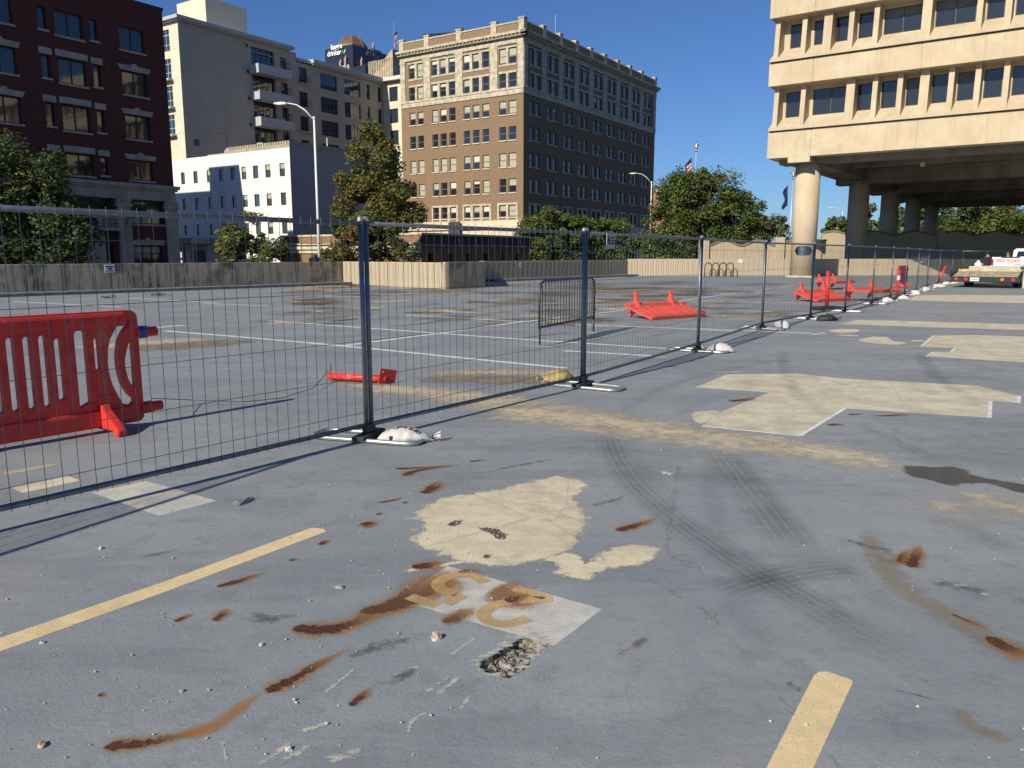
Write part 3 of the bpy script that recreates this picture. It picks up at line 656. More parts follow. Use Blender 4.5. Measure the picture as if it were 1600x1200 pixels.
lump(66, 1005, (.013, .009, .008), M_STONEW, 'white pebble just below the near end of the left yellow line', seed=10)
# ------------------------------------------------------------------ building helpers
def fmap(face, off=0.0):
    return (lambda u, d, z: (u, off + d, z)) if face == 'y' else (lambda u, d, z: (off + d, u, z))
def holed_wall(m, face, u0, u1, z0, z1, holes, depth=.25, off=0.0):
    """wall skin with window openings and their reveals; holes = (ua, ub, za, zb)"""
    f = fmap(face, off)
    us = sorted({u0, u1} | {h[0] for h in holes} | {h[1] for h in holes}); zs = sorted({z0, z1} | {h[2] for h in holes} | {h[3] for h in holes})
    us = [u for u in us if u0 <= u <= u1]; zs = [z for z in zs if z0 <= z <= z1]
    for j in range(len(zs) - 1):
        zc = (zs[j] + zs[j+1]) / 2; row = [h for h in holes if h[2] < zc < h[3]]; start = None
        for i in range(len(us) - 1):
            uc = (us[i] + us[i+1]) / 2; solid = not any(h[0] < uc < h[1] for h in row)
            if solid and start is None: start = us[i]
            if start is not None and (not solid or i == len(us) - 2):
                end = us[i] if not solid else us[i+1]
                m.quad(f(start, 0, zs[j]), f(end, 0, zs[j]), f(end, 0, zs[j+1]), f(start, 0, zs[j+1])); start = None
    for a, b, c, d in holes:
        for p, q in (((a, c), (b, c)), ((b, c), (b, d)), ((b, d), (a, d)), ((a, d), (a, c))):
            m.quad(f(p[0], 0, p[1]), f(q[0], 0, q[1]), f(q[0], depth, q[1]), f(p[0], depth, p[1]))
_meshes = {}
def shared(key, fn):
    if key not in _meshes: _meshes[key] = fn()
    return _meshes[key]
def win_frame(w, h, mull=(), bars=(), t=.06, d=.07):
    m = MB(); a, b = -w / 2, w / 2
    m.box((a, -d, 0), (a + t, 0, h)); m.box((b - t, -d, 0), (b, 0, h)); m.box((a + t, -d, 0), (b - t, 0, t)); m.box((a + t, -d, h - t), (b - t, 0, h))
    for x in mull: m.box((a + w * x - t / 2, -d + .004, t), (a + w * x + t / 2, 0, h - t))
    for z in bars: m.box((a + t, -d + .008, h * z - t / 2), (b - t, -.005, h * z + t / 2))
    return m.mesh('window')
def win_pane(w, h): m = MB(); m.box((-w/2 + .02, -.03, .02), (w/2 - .02, -.01, h - .02)); return m.mesh('pane')
def win_blind(w, h, k): m = MB(); m.box((-w/2 + .05, -.036, h * (1 - k)), (w/2 - .05, -.031, h - .05)); return m.mesh('blind')
def win_sill(w, t=.14, d=.16): m = MB(); m.box((-w/2 - .08, -d, -t), (w/2 + .08, .02, -.003)); return m.mesh('sill')
def window(parent, face, u, z, w, h, depth, mf, mg, mull=(), bars=(.5,), sill=None, blind=None, off=0.0, t=.06, sill_out=.12, name='window'):
    """u, z = centre and bottom of the opening"""
    loc = fmap(face, off)(u, depth, z); rot = (0, 0, 0 if face == 'y' else -math.pi / 2)
    fr = link(name, shared(('f', w, h, mull, bars, t, mf.name), lambda: win_frame(w, h, mull, bars, t)), mf, parent, loc, rot)
    link('pane', shared(('p', w, h, mg.name), lambda: win_pane(w, h)), mg, fr)
    if sill: link('sill', shared(('s', w, depth, sill.name), lambda: win_sill(w, .13, depth + sill_out)), sill, fr)
    if blind: link('blind', shared(('b', w, h, blind[1], blind[0].name), lambda: win_blind(w, h, blind[1])), blind[0], fr)
    return fr
M_LIME = mat('cream_limestone', (.66, .59, .44), .85, .12, 1.6, bump=.15, bscale=12)
M_TERRA = mat('cream_terracotta', (.58, .51, .375), .75, .2, 1.8)
M_DGLASS = glass('window_glass'); M_BGLASS = glass('blue_window_glass', (.02, .035, .06), .03, 1.0)
M_BLIND = mat('white_roller_blind', (.62, .60, .50), .8, .06, 2); M_BLIND2 = mat('cream_blind', (.42, .41, .32), .8, .08, 2)
M_DARKF = mat('dark_window_frame', (.028, .03, .034), .5, .1, 4); M_BROWNF = mat('taupe_window_frame', (.17, .135, .115), .7, .15, 4)
M_CONC = mat('tan_concrete', (.49, .405, .275), .88, .13, .7, bump=.25, bscale=9)

# ------------------------------------------------------------------ nine-storey brick office block in the middle
def center_block():
    B = thing('brick_office_block', 'tall tan brick office block with cream cornice and paired windows behind the trees', 'building', (AT(818, 145, 110).x, 110, -1.25), az_rot(GRID))
    Z = 1.25                                              # local z is above street level
    mb = brickm('tan_brick', (.30, .205, .12), (.195, .13, .08), (.215, .17, .12))
    W, L = 21.5, 43.7
    rows = [(6.82, 8.47), (10.12, 11.98), (13.55, 15.4), (17.09, 18.87), (20.45, 22.25)]
    up = [(23.95, 25.75), (27.0, 29.0)]
    lw = [(1.15, 2.42), (2.78, 3.95), (5.62, 6.76), (7.28, 8.42), (8.9, 10.0), (11.43, 12.57), (13.06, 14.2), (14.62, 15.7), (17.28, 18.4), (18.8, 19.92)]
    rw = [(1.55 + 4.62 * i + k, 1.55 + 4.62 * i + k + 1.15) for i in range(9) for k in (0, 1.6)]
    m = MB(); base = 5.7
    for face, ws, ln in (('x', lw, W), ('y', rw, L)):
        holed_wall(m, face, 0, ln, base + Z, 22.99 + Z, [(a, b, c + Z, d + Z) for a, b in ws for c, d in rows], .22)
        holed_wall(m, face, 0, ln, 23.9 + Z, 30.2 + Z, [(a, b, c + Z, d + Z) for a, b in ws for c, d in up], .32)
    m.box((L - .01, 0, 0), (L, W, 30 + Z)); m.box((0, W - .01, 0), (L, W, 30 + Z)); m.box((0.3, .3, 30.1 + Z), (L - .3, W - .3, 30.2 + Z))
    m.build('wall', mb, B, fix=True)
    rnd = random.Random(4); blinds = [None, None, (M_BLIND, .45), (M_BLIND2, .9), (M_BLIND2, .5), (M_BLIND, .25), (M_BLIND2, .55), None]
    for face, ws in (('x', lw), ('y', rw)):
        for ri, (c, d) in enumerate(rows + up):
            for wi, (a, b) in enumerate(ws):
                bl = rnd.choice(blinds)
                if face == 'x' and ri == 2 and wi in (0, 1, 5, 6, 7, 8, 9): bl = (M_BLIND2, .95)
                if face == 'x' and ri == 0 and wi in (2, 4): bl = (M_BLIND, .5)
                if face == 'x' and ri in (3,) : bl = None
                if face == 'y' and rnd.random() < .8: bl = None
                window(B, face, (a + b) / 2, c + Z, round(b - a, 2), round(d - c, 2), .2, M_BROWNF, M_DGLASS, (), (.5,), M_LIME if ri < 5 else None, bl, t=.09)
    s = MB()                                              # limestone base, mouldings, frames round the lowest windows
    s.box((0, -.25, 0), (L, 0, 5.2 + Z)); s.box((-.25, -.25, 0), (0, W, 5.2 + Z))
    s.box((-.55, -.55, 5.2 + Z), (L + .2, 0, 5.7 + Z)); s.box((-.55, 0, 5.2 + Z), (0, W + .2, 5.7 + Z)); s.box((-.3, -.3, 5.7 + Z), (L, 0, 6.4 + Z)); s.box((-.3, 0, 5.7 + Z), (0, W, 6.4 + Z))
    s.build('stone_base', M_LIME, B)
    for face, ws, grp in (('x', lw, ((0, 1), (2, 4), (5, 7), (8, 9))), ('y', rw, tuple((2*i, 2*i+1) for i in range(9)))):
        f = fmap(face)
        for i, j in grp:
            q = MB(); a, b = ws[i][0], ws[j][1]
            def bx(u0, u1, z0, z1, d0, d1): p, r_ = f(u0, d0, z0 + Z), f(u1, d1, z1 + Z); q.box(tuple(map(min, p, r_)), tuple(map(max, p, r_)))
            bx(a - .3, a - .003, 6.45, 8.75, -.08, .02); bx(b + .003, b + .3, 6.45, 8.75, -.08, .02); bx(a - .003, b + .003, 8.475, 8.75, -.08, .02)
            for k in range(i, j): bx(ws[k][1] + .003, ws[k+1][0] - .003, 6.45, 8.47, -.075, .02)
            q.build('window_surround', M_TERRA, B)
    for face, ws, grp, ln in (('x', lw, ((0, 1), (2, 4), (5, 7), (8, 9)), W), ('y', rw, tuple((2*i, 2*i+1) for i in range(9)), L)):
        f = fmap(face)
        def bx(q, u0, u1, z0, z1, d0, d1): p, r_ = f(u0, d0, z0 + Z), f(u1, d1, z1 + Z); q.box(tuple(map(min, p, r_)), tuple(map(max, p, r_)))
        q = MB(); bx(q, -.12, ln, 22.99, 23.62, -.12, .05); bx(q, -.2, ln, 23.62, 23.9, -.2, .05); q.build('stone_band', M_TERRA, B)
        edges = [0] + [(ws[grp[i][1]][1] + ws[grp[i+1][0]][0]) / 2 for i in range(len(grp) - 1)] + [ln]
        for k, e in enumerate(edges):                     # pilasters between the upper bays
            hw = .62 if 0 < k < len(edges) - 1 else .45
            c = e + (.45 if k == 0 else -.45 if k == len(edges) - 1 else 0)
            q = MB(); bx(q, c - hw, c + hw, 23.92, 29.2, -.1, .05); bx(q, c - hw - .1, c + hw + .1, 29.2, 29.45, -.14, .05); q.build('pilaster', M_TERRA, B)
        for i, j in grp:
            q = MB(); bx(q, ws[i][0] - .05, ws[j][1] + .05, 26.72, 26.96, -.06, .06); bx(q, ws[i][0] - .05, ws[j][1] + .05, 25.8, 26.08, -.06, .06); bx(q, ws[i][0] - .25, ws[j][1] + .25, 29.02, 29.2, -.05, .06)
            for k in range(i, j):
                bx(q, ws[k][1] + .003, ws[k+1][0] - .003, 23.92, 25.8, -.03, .05); bx(q, ws[k][1] + .003, ws[k+1][0] - .003, 26.97, 29.0, -.03, .05)
            q.build('bay_trim', M_BROWNF if False else M_TERRA, B)
        q = MB(); bx(q, -.15, ln, 29.47, 30.2, -.15, .02); q.build('frieze', M_TERRA, B)
        q = MB(); bx(q, -.85, ln + .2, 30.5, 30.82, -.85, .02); bx(q, -.6, ln + .1, 30.2, 30.32, -.6, .02)
        n = int(ln / .62)
        for k in range(n): bx(q, k * .62 + .05, k * .62 + .33, 30.32, 30.5, -.72, .02)
        q.build('cornice', M_TERRA, B)
        q = MB(); bx(q, 0.02, ln, 30.82, 32.05, .02, .4); q.build('parapet', mb, B)
        q = MB(); bx(q, -.06, ln, 32.05, 32.22, -.06, .46); q.build('coping', M_TERRA, B)
        for k, e in enumerate(edges):
            c = e + (.3 if k == 0 else -.3 if k == len(edges) - 1 else 0)
            q = MB(); bx(q, c - .42, c + .42, 30.83, 32.45, -.1, .5); bx(q, c - .5, c + .5, 32.45, 32.62, -.16, .56); q.build('parapet_pier', M_TERRA, B)
    m = MB(); m.tube([(3, 13, 30 + Z), (3, 13, 33.2 + Z)], .12); m.tube([(3, 13, 33.1 + Z), (3.5, 20, 33.9 + Z)], .16); m.tube([(3.5, 20, 30 + Z), (3.5, 20, 34 + Z)], .14); m.box((2.8, 12.4, 33 + Z), (3.4, 13.4, 33.7 + Z))
    m.build('rooftop_hoist', M_DARKF, B)
    m = MB(); m.tube([(12, 2.2, 30 + Z), (12, 2.2, 36 + Z)], .035); m.build('antenna', mat('grey_metal', (.4, .42, .44), .5, .05, metal=.6), B)
    # awning remnant and dark drape over the lower cornice
    m = MB()
    for k in range(9):
        y = 10.3 + k * .22; m.extx([(y, 4.6 + Z + random.uniform(-.3, .3)), (y + .24, 4.6 + Z + random.uniform(-.3, .3)), (y + .24, 6.3 + Z), (y, 6.35 + Z)], -.75 - random.uniform(0, .1), -.6)
    m.build('cornice_drape', mat('charcoal_tarpaulin', (.06, .065, .075), .7, .2, 4), B)
center_block()

# ------------------------------------------------------------------ dark red brick apartment house on the left
def red_block():
    RB = AT(262, 150, 60)
    B = thing('red_brick_apartment_house', 'dark red brick apartment house with stone lintels on the far left', 'building', (RB.x, RB.y, -1.25), az_rot(GRID)); Z = 1.25
    mb = brickm('dark_red_brick', (.115, .038, .033), (.085, .030, .028), (.085, .05, .045))
    st = mat('grey_limestone', (.40, .36, .30), .88, .16, 1.2, bump=.2, bscale=10)
    cols2 = [-1.56, -3.40]                                 # right bay: one double window
    rows = [(15.6, 17.15), (12.65, 14.23), (9.68, 11.31), (6.85, 8.24)]
    opens = []
    for z0, z1 in rows:
        opens += [(-3.4, -1.55, z0, z1, 2), (-5.42, -4.9, z0 + .15, z1 - .05, 1), (-7.72, -5.9, z0, z1, 2), (-8.75, -8.22, z0 + .15, z1 - .05, 1), (-12.1, -10.25, z0, z1, 2), (-15.6, -13.8, z0, z1, 2), (-19.2, -17.4, z0, z1, 2), (-23, -21.2, z0, z1, 2)]
    m = MB(); holed_wall(m, 'y', -30, 0, 6.6 + Z, 18.85 + Z, [(a, b, c + Z, d + Z) for a, b, c, d, k in opens], .28)
    m.box((-30, 0, 0), (-29.9, 22, 18.8 + Z)); m.box((-.01, 0.001, 0), (0, 22, 18.84 + Z)); m.box((-30, 21.9, 0), (0, 22, 18.8 + Z)); m.box((-29.9, .05, 18.5 + Z), (-.05, 21.9, 18.6 + Z))
    m.build('wall', mb, B, fix=True)
    m = MB(); m.box((-30, -.06, 18.85 + Z), (.06, .4, 19.05 + Z)); m.box((-.34, .4, 18.85 + Z), (.06, 22, 19.05 + Z)); m.build('coping', mat('dark_coping', (.06, .045, .045), .8), B)
    for i in range(6):                                     # soldier courses under the coping
        pass
    for a, b, c, d, k in opens:
        w, h = round(b - a, 2), round(d - c, 2)
        window(B, 'y', (a + b) / 2, c + Z, w, h, .24, M_DARKF, M_DGLASS, (.5,) if k == 2 else (), (), st, None, t=.085 if k == 2 else .06, sill_out=.08)
        if c > 15: continue
        q = MB(); zt = d + Z + .02
        if k == 2 and abs(a + 3.4) < .1 or a < -10:         # flared lintel with keystone
            q.extr([(a - .12, zt), (b + .12, zt), (b + .28, zt + .34), ((a+b)/2 + .22, zt + .36), ((a+b)/2 + .16, zt + .5), ((a+b)/2 - .16, zt + .5), ((a+b)/2 - .22, zt + .36), (a - .28, zt + .34)], -.07, .05)
        else: q.box((a - .14, -.06, zt + .05), (b + .14, .05, zt + .45))
        q.build('lintel', st, B)
    q = MB(); q.box((-30, -.32, 6.35 + Z), (.3, .1, 6.6 + Z)); q.box((-30, -.2, 6.2 + Z), (.18, .1, 6.35 + Z)); q.box((-30, -.06, 5.5 + Z), (.05, .1, 6.2 + Z)); q.build('stone_cornice', st, B)
    low = [(-3.5, -.95, 3.8, 5.4, 3), (-3.45, -1.3, .4, 2.25, 3), (-6.4, -4.85, 3.9, 5.5, 1), (-5.45, -5.0, .3, 2.3, 1), (-13, -10.5, 3.8, 5.4, 3), (-13, -10.5, .4, 2.25, 3)]
    m = MB(); holed_wall(m, 'y', -30, 0, 0, 5.5 + Z, [(a, b, c + Z, d + Z) for a, b, c, d, k in low], .3); m.build('lower_wall', mb, B, fix=True)
    for a, b, c, d, k in low:
        window(B, 'y', (a + b) / 2, c + Z, round(b - a, 2), round(d - c, 2), .26, M_DARKF, M_DGLASS, (.33, .66) if k == 3 else (), (.72,) if k == 3 else (), st, (M_BLIND2, .3) if c < 1 and k == 3 else None, t=.07, sill_out=.06)
    a, b, zt = -3.45, -1.3, 2.3 + Z
    q = MB(); q.extr([(a - .12, zt), (b + .12, zt), (b + .3, zt + .36), ((a+b)/2 + .22, zt + .38), ((a+b)/2 + .14, zt + .55), ((a+b)/2 - .14, zt + .55), ((a+b)/2 - .22, zt + .38), (a - .3, zt + .36)], -.08, .05); q.build('lintel', st, B)
    for x0, x1 in ((-.9, 0.02), (-4.6, -3.65), (-9.9, -8.9), (-14.6, -13.6)):   # stone piers with fluted capitals
        q = MB(); q.box((x0, -.24, 0), (x1, .05, 4.95 + Z)); q.box((x0 - .1, -.34, 4.95 + Z), (x1 + .1, .05, 5.12 + Z)); q.box((x0 - .04, -.3, 5.12 + Z), (x1 + .04, .05, 5.5 + Z)); q.build('stone_pier', st, B)
        for k in range(5):
            x = x0 + .1 + k * (x1 - x0 - .2) / 4; q = MB(); q.tube([(x, -.3, 5.14 + Z), (x, -.3, 5.44 + Z)], .05, 6); q.build('flute', st, B)
    q = MB(); q.box((-8.9, -.9, 3.25 + Z), (-4.6, .02, 3.45 + Z)); q.box((-8.9, -.9, 4.05 + Z), (-4.6, -.7, 4.2 + Z)); q.box((-5.0, -.88, 3.45 + Z), (-4.62, -.72, 4.05 + Z)); q.box((-6.45, -.88, 3.45 + Z), (-6.1, -.72, 4.05 + Z)); q.box((-8.88, -.1, 0), (-5.6, .0, 3.25 + Z)); q.build('stone_porch', st, B)
    for k in range(6):
        x = -5.95 + k * .18; q = MB(); q.lathe([(.05, 3.45 + Z), (.07, 3.6 + Z), (.045, 3.75 + Z), (.075, 3.9 + Z), (.05, 4.05 + Z)], 8, (x, -.8, 0)); q.build('baluster', st, B)
    q = MB(); q.tube([(-4.35, -.25, 3.2 + Z), (-4.3, -.7, 3.9 + Z), (-4.2, -1.2, 4.6 + Z)], .025); q.build('flag_bracket', M_DARKF, B)
    ph = mat('taupe_metal_roof', (.34, .30, .25), .8, .1, 1)
    q = MB(); q.box((-26, 5, 18.6 + Z), (-1.6, 20, 20.6 + Z)); q.build('penthouse', mat('penthouse_panel', (.30, .26, .21), .85, .1), B)
    q = MB(); q.box((-26.6, 4.0, 20.6 + Z), (-.8, 20.6, 21.3 + Z)); q.build('penthouse_roof', ph, B)
    # unseen stepped block, added behind to cast a shadow on the white block
    ux, uy = math.sin(R(GRID)), math.cos(R(GRID))
    def loc(P): d = Vector((P[0] - RB.x, P[1] - RB.y)); return d.x * ux + d.y * uy, -d.x * uy + d.y * ux
    WBc = AT(452, 230, 92); gx, gy = -uy, ux
    def caster(s, t): return loc((WBc.x + gx * s + math.sin(R(SUN_AZ)) * t, WBc.y + gy * s + math.cos(R(SUN_AZ)) * t))
    p0, p1, p2 = caster(8.9, 18), caster(14.7, 18), caster(26, 18)
    q = MB(); q.prism([(p1[0] - 7, p0[1]), (p1[0], p0[1]), (p1[0], p1[1]), (p1[0] - 7, p1[1])], 0, 23.3 + Z); q.prism([(p2[0] - 7, p1[1] + .001), (p1[0], p1[1] + .001), (p1[0], p2[1]), (p2[0] - 7, p2[1])], 0, 20.5 + Z); q.build('hidden_shadow_block', mb, B)
red_block()

# ------------------------------------------------------------------ white three-storey block
def white_block():
    WB = AT(452, 230, 92)
    B = thing('white_office_block', 'plain white three storey block with small square windows, sunlit beside a shaded face', 'building', (WB.x, WB.y, -1.25), az_rot(GRID)); Z = 1.25
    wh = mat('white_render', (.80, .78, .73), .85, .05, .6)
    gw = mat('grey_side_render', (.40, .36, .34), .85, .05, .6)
    ww = [(.9, 1.8), (3.35, 4.25), (5.5, 6.42), (7.65, 8.5), (9.75, 10.55), (11.95, 12.75), (14.4, 15.15), (16.98, 17.82), (19.6, 20.4)]
    rows = [(10.5, 11.97), (7.28, 8.7), (4.05, 5.4)]
    m = MB(); holed_wall(m, 'x', 0, 30, 0, 13.62 + Z, [(a, b, c + Z, d + Z) for a, b in ww for c, d in rows], .2); m.build('wall', wh, B, fix=True)
    for a, b in ww:
        for c, d in rows: window(B, 'x', (a + b) / 2, c + Z, round(b - a, 2), round(d - c, 2), .17, M_DARKF, glass('teal_glass', (.05, .075, .075), .08, .9), (), (), None, random.choice((None, None, (M_BLIND2, .4))), t=.05)
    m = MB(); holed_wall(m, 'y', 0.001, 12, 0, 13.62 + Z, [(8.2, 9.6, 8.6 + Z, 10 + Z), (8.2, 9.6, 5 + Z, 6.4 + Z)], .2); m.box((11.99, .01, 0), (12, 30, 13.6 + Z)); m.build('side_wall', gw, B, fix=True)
    for z in (8.6, 5): window(B, 'y', 8.9, z + Z, 1.4, 1.4, .17, M_DARKF, M_DGLASS, (.5,), ())
    m = MB(); m.box((.15, .15, 13.2 + Z), (11.9, 30, 13.4 + Z)); m.build('roof', mat('grey_roof', (.25, .24, .23), .9), B)
    tn = mat('tan_parapet', (.44, .38, .28), .9, .15, 2)
    m = MB(); m.box((.25, .25, 13.4 + Z), (11.9, .6, 14.42 + Z)); m.box((.25, .6, 13.4 + Z), (.6, 11.2, 14.42 + Z)); m.build('parapet', tn, B)
    for k in range(24):
        m = MB(); m.box((.2, .62 + k * .44, 14.1 + Z), (.245, .66 + k * .44, 14.42 + Z)); m.build('parapet_seam', M_DARKF, B)
    for k in range(9):
        m = MB(); m.tube([(.9 + k * 1.2, .22, 13.5 + Z), (1.2 + k * 1.2, .2, 13.25 + Z), (1.5 + k * 1.2, .22, 13.5 + Z)], .02, 5); m.build('cable', M_DARKF, B)
    gm = mat('galvanised', (.5, .51, .52), .5, .1, 5, metal=.3)
    m = MB(); m.box((1.2, 13.0, 13.4 + Z), (3.0, 16.4, 14.0 + Z)); m.box((1.2, 17.2, 13.4 + Z), (2.6, 18.6, 13.75 + Z)); m.build('rooftop_unit', gm, B)
    m = MB(); m.lathe([(.05, -.1), (.45, .1), (.5, .22), (.42, .22), (.05, 0)], 16, (0, 0, 0)); o = m.build('satellite_dish', gm, B); o.location = (1.0, 11.9, 14.0 + Z); o.rotation_euler = (R(60), 0, R(-70))
    m = MB(); m.tube([(1.0, 12.2, 13.4 + Z), (1.0, 12.2, 16.2 + Z), (1.0, 14.2, 16.4 + Z)], .05, 6); m.build('roof_lamp', M_DARKF, B)
    m = MB(); m.tube([(6.2, .4, 13.4 + Z), (6.2, .4, 15.4 + Z)], .09, 8); m.build('vent_pipe', gm, B)
    m = MB(); m.box((-3.2, 14.5, 3.0 + Z), (-.001, 26, 3.5 + Z)); m.box((-3.0, 14.6, 3.5 + Z), (-.01, 26, 3.7 + Z)); m.box((-2.9, 15, 0), (-2.6, 15.3, 3 + Z)); m.box((-2.9, 20, 0), (-2.6, 20.3, 3 + Z)); m.build('entrance_canopy', mat('grey_canopy', (.36, .35, .34), .8), B)
    m = MB(); m.box((-.06, 20.6, .2), (-.002, 21.4, 2.6 + Z)); m.build('entrance_door', M_DARKF, B); m = MB(); m.box((-.06, 16.4, .2), (-.002, 18.6, 2.2 + Z)); m.build('entrance_window', M_DARKF, B)
white_block()

# ------------------------------------------------------------------ cream apartment block with balconies
def condo_block():
    BC = AT(279, 60, 104)
    B = thing('cream_apartment_block', 'cream apartment block with grey eaves, balconies and blue glass behind the white block', 'building', (BC.x, BC.y, -1.25), az_rot(GRID)); Z = 1.25
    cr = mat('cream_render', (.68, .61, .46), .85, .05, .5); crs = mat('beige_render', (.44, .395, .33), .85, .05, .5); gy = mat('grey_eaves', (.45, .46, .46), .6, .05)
    jl = mat('panel_joint', (.36, .32, .24), .9)
    m = MB(); lh = [(1.9, 3.5, z0 + Z, z1 + Z) for z0, z1 in ((27.1, 29.7), (23.8, 26.2), (20.4, 22.9), (17, 19.4))]
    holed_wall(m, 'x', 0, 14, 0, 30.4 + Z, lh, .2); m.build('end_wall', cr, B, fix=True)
    for a, b, c, d in lh:
        window(B, 'x', (a + b) / 2, c, round(b - a, 2), round(d - c, 2), .17, mat('pale_frame', (.5, .55, .55), .6), M_BGLASS, (.5,), (.3, .75))
        if c - Z < 27: q = MB(); q.box((-.7, a - .3, c - .35), (0, b + .6, c - .1)); q.build('balcony_slab', gy, B)
    rows = [(27.4, 29.5), (24.0, 26.1), (20.6, 22.7), (17.2, 19.3)]; hs = []
    for c, d in rows:
        hs += [(11.0, 15.0, c - .5, d + .2), (16.0, 17.2, c - .5, d - .2), (19.35, 20.9, c - 1.0, d - .9), (23.5, 27.0, c - 1.1, d - .95), (28.46, 32.0, c - 1.1, d - .95), (33.4, 34.1, c - 1.1, d - .95), (36.0, 36.8, c - 1.1, d - .95)]
    m = MB(); holed_wall(m, 'y', 0, 19.0, 0, 30.4 + Z, [(a, b, c + Z, d + Z) for a, b, c, d in hs if a < 19], .5)
    holed_wall(m, 'y', 19.0, 37.2, 0, 29.2 + Z, [(a, b, c + Z, d + Z) for a, b, c, d in hs if a > 19], .3)
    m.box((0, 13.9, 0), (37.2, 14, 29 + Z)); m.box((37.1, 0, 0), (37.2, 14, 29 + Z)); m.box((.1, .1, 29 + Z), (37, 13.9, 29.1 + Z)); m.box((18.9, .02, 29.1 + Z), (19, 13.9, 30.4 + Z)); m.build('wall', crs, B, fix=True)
    nv = mat('navy_frame', (.03, .035, .05), .5)
    for a, b, c, d in hs:
        w, h = round(b - a, 2), round(d - c, 2); big = w > 3 and a > 20
        window(B, 'y', (a + b) / 2, c + Z, w, h, .45 if a < 19 else .26, mat('blue_frame', (.12, .17, .24), .6) if big else nv, M_BGLASS, (.2, .4, .6, .8) if big else ((.25, .5, .75) if w > 3 else ((.5,) if w > 1 else ())), (.22, .8) if big else (.78,), None, None, t=.05)
        if 19 < a < 20:
            q = MB(); q.box((a - .2, -.5, c + Z - .15), (b + .4, 0, c + Z)); q.build('juliet_slab', gy, B)
            q = MB(); q.tube([(a - .15, -.45, c + Z + 1), (b + .35, -.45, c + Z + 1)], .03, 5)
            for k in range(14): q.tube([(a - .15 + k * .16, -.45, c + Z), (a - .15 + k * .16, -.45, c + Z + 1)], .015, 4)
            q.build('railing', M_DARKF, B)
    for zt in (27.26, 23.85, 20.35, 16.9):
        q = MB(); q.box((10.6, -1.9, zt - 1.25 + Z), (16.4, -.002, zt + Z - .05)); q.build('balcony', gy, B)
        q = MB(); q.tube([(15.0, -1.8, zt + .95 + Z), (16.3, -1.8, zt + .95 + Z), (16.3, -.1, zt + .95 + Z)], .03, 5)
        for k in range(9): q.tube([(15.0 + k * .16, -1.8, zt + Z), (15.0 + k * .16, -1.8, zt + .95 + Z)], .015, 4)
        for k in range(10): q.tube([(16.3, -1.8 + k * .18, zt + Z), (16.3, -1.8 + k * .18, zt + .95 + Z)], .015, 4)
        q.build('railing', M_DARKF, B)
        q = MB(); q.box((10.2, -.12, zt + 2.2 + Z), (10.45, -.002, zt + 2.6 + Z)); q.build('wall_lamp', M_DARKF, B)
    q = MB(); q.box((-.7, -.9, 30.55 + Z), (18.0, 14, 30.95 + Z)); q.box((-.45, -.6, 30.42 + Z), (17.7, 14, 30.55 + Z)); q.build('eaves', gy, B)
    q = MB(); q.box((19.001, -.35, 29.35 + Z), (21.5, 14, 29.75 + Z)); q.box((21.5, -.9, 29.42 + Z), (38.2, 14, 29.95 + Z)); q.box((21.7, -.6, 29.22 + Z), (38.0, 14, 29.42 + Z)); q.build('eaves', gy, B)
    q = MB(); holed_wall(q, 'x', -7, -.001, 0, 29.3 + Z, [(-3.2, -1.4, c - 1.1 + Z, d - .95 + Z) for c, d in rows], .25, 37.2); q.box((37.2, -7.01, 0), (50, -7, 29.3 + Z)); q.build('wing_wall', cr, B, fix=True)
    for c, d in rows: window(B, 'x', -2.3, c - 1.1 + Z, 1.8, round(d - c + .15, 2), .22, nv, M_BGLASS, (.5,), (.3, .8), off=37.2)
    q = MB(); q.box((36.3, -7.9, 29.43 + Z), (52, -.91, 29.98 + Z)); q.build('eaves', mat('white_eaves', (.7, .7, .66), .6), B)
    # stair tower on the roof
    P0 = ONP((BC.x - math.cos(R(GRID)) * 3 * 1.0, BC.y + math.sin(R(GRID)) * 3), GRID, 322.5, 33)[0]; P1 = ONP((BC.x - math.cos(R(GRID)) * 3, BC.y + math.sin(R(GRID)) * 3), GRID, 386, 40)[0]
    q = MB(); q.box((P0, 3, 30.9 + Z), (P1, 9.2, 35.4 + Z)); q.build('stair_tower', cr, B)
    for a, b, c, d in ((2.5, 2.53, 14, 30.3), (6.3, 6.33, 14, 30.3), (8.8, 8.83, 14, 30.3)):
        q = MB(); q.box((a, -.006, c + Z), (b, -.001, d + Z)); q.build('panel_joint', jl, B)
    for z in (17.0, 20.4, 23.8, 27.2):
        q = MB(); q.box((.05, -.006, z + Z), (10.1, -.001, z + .03 + Z)); q.box((-.006, .05, z + Z), (-.001, 8, z + .03 + Z)); q.build('panel_joint', jl, B)
    q = MB(); q.box((1.25, -.03, 15.55 + Z), (2.05, -.001, 16.35 + Z)); q.build('vent_grille', mat('vent_brown', (.14, .12, .1), .8), B)
condo_block()

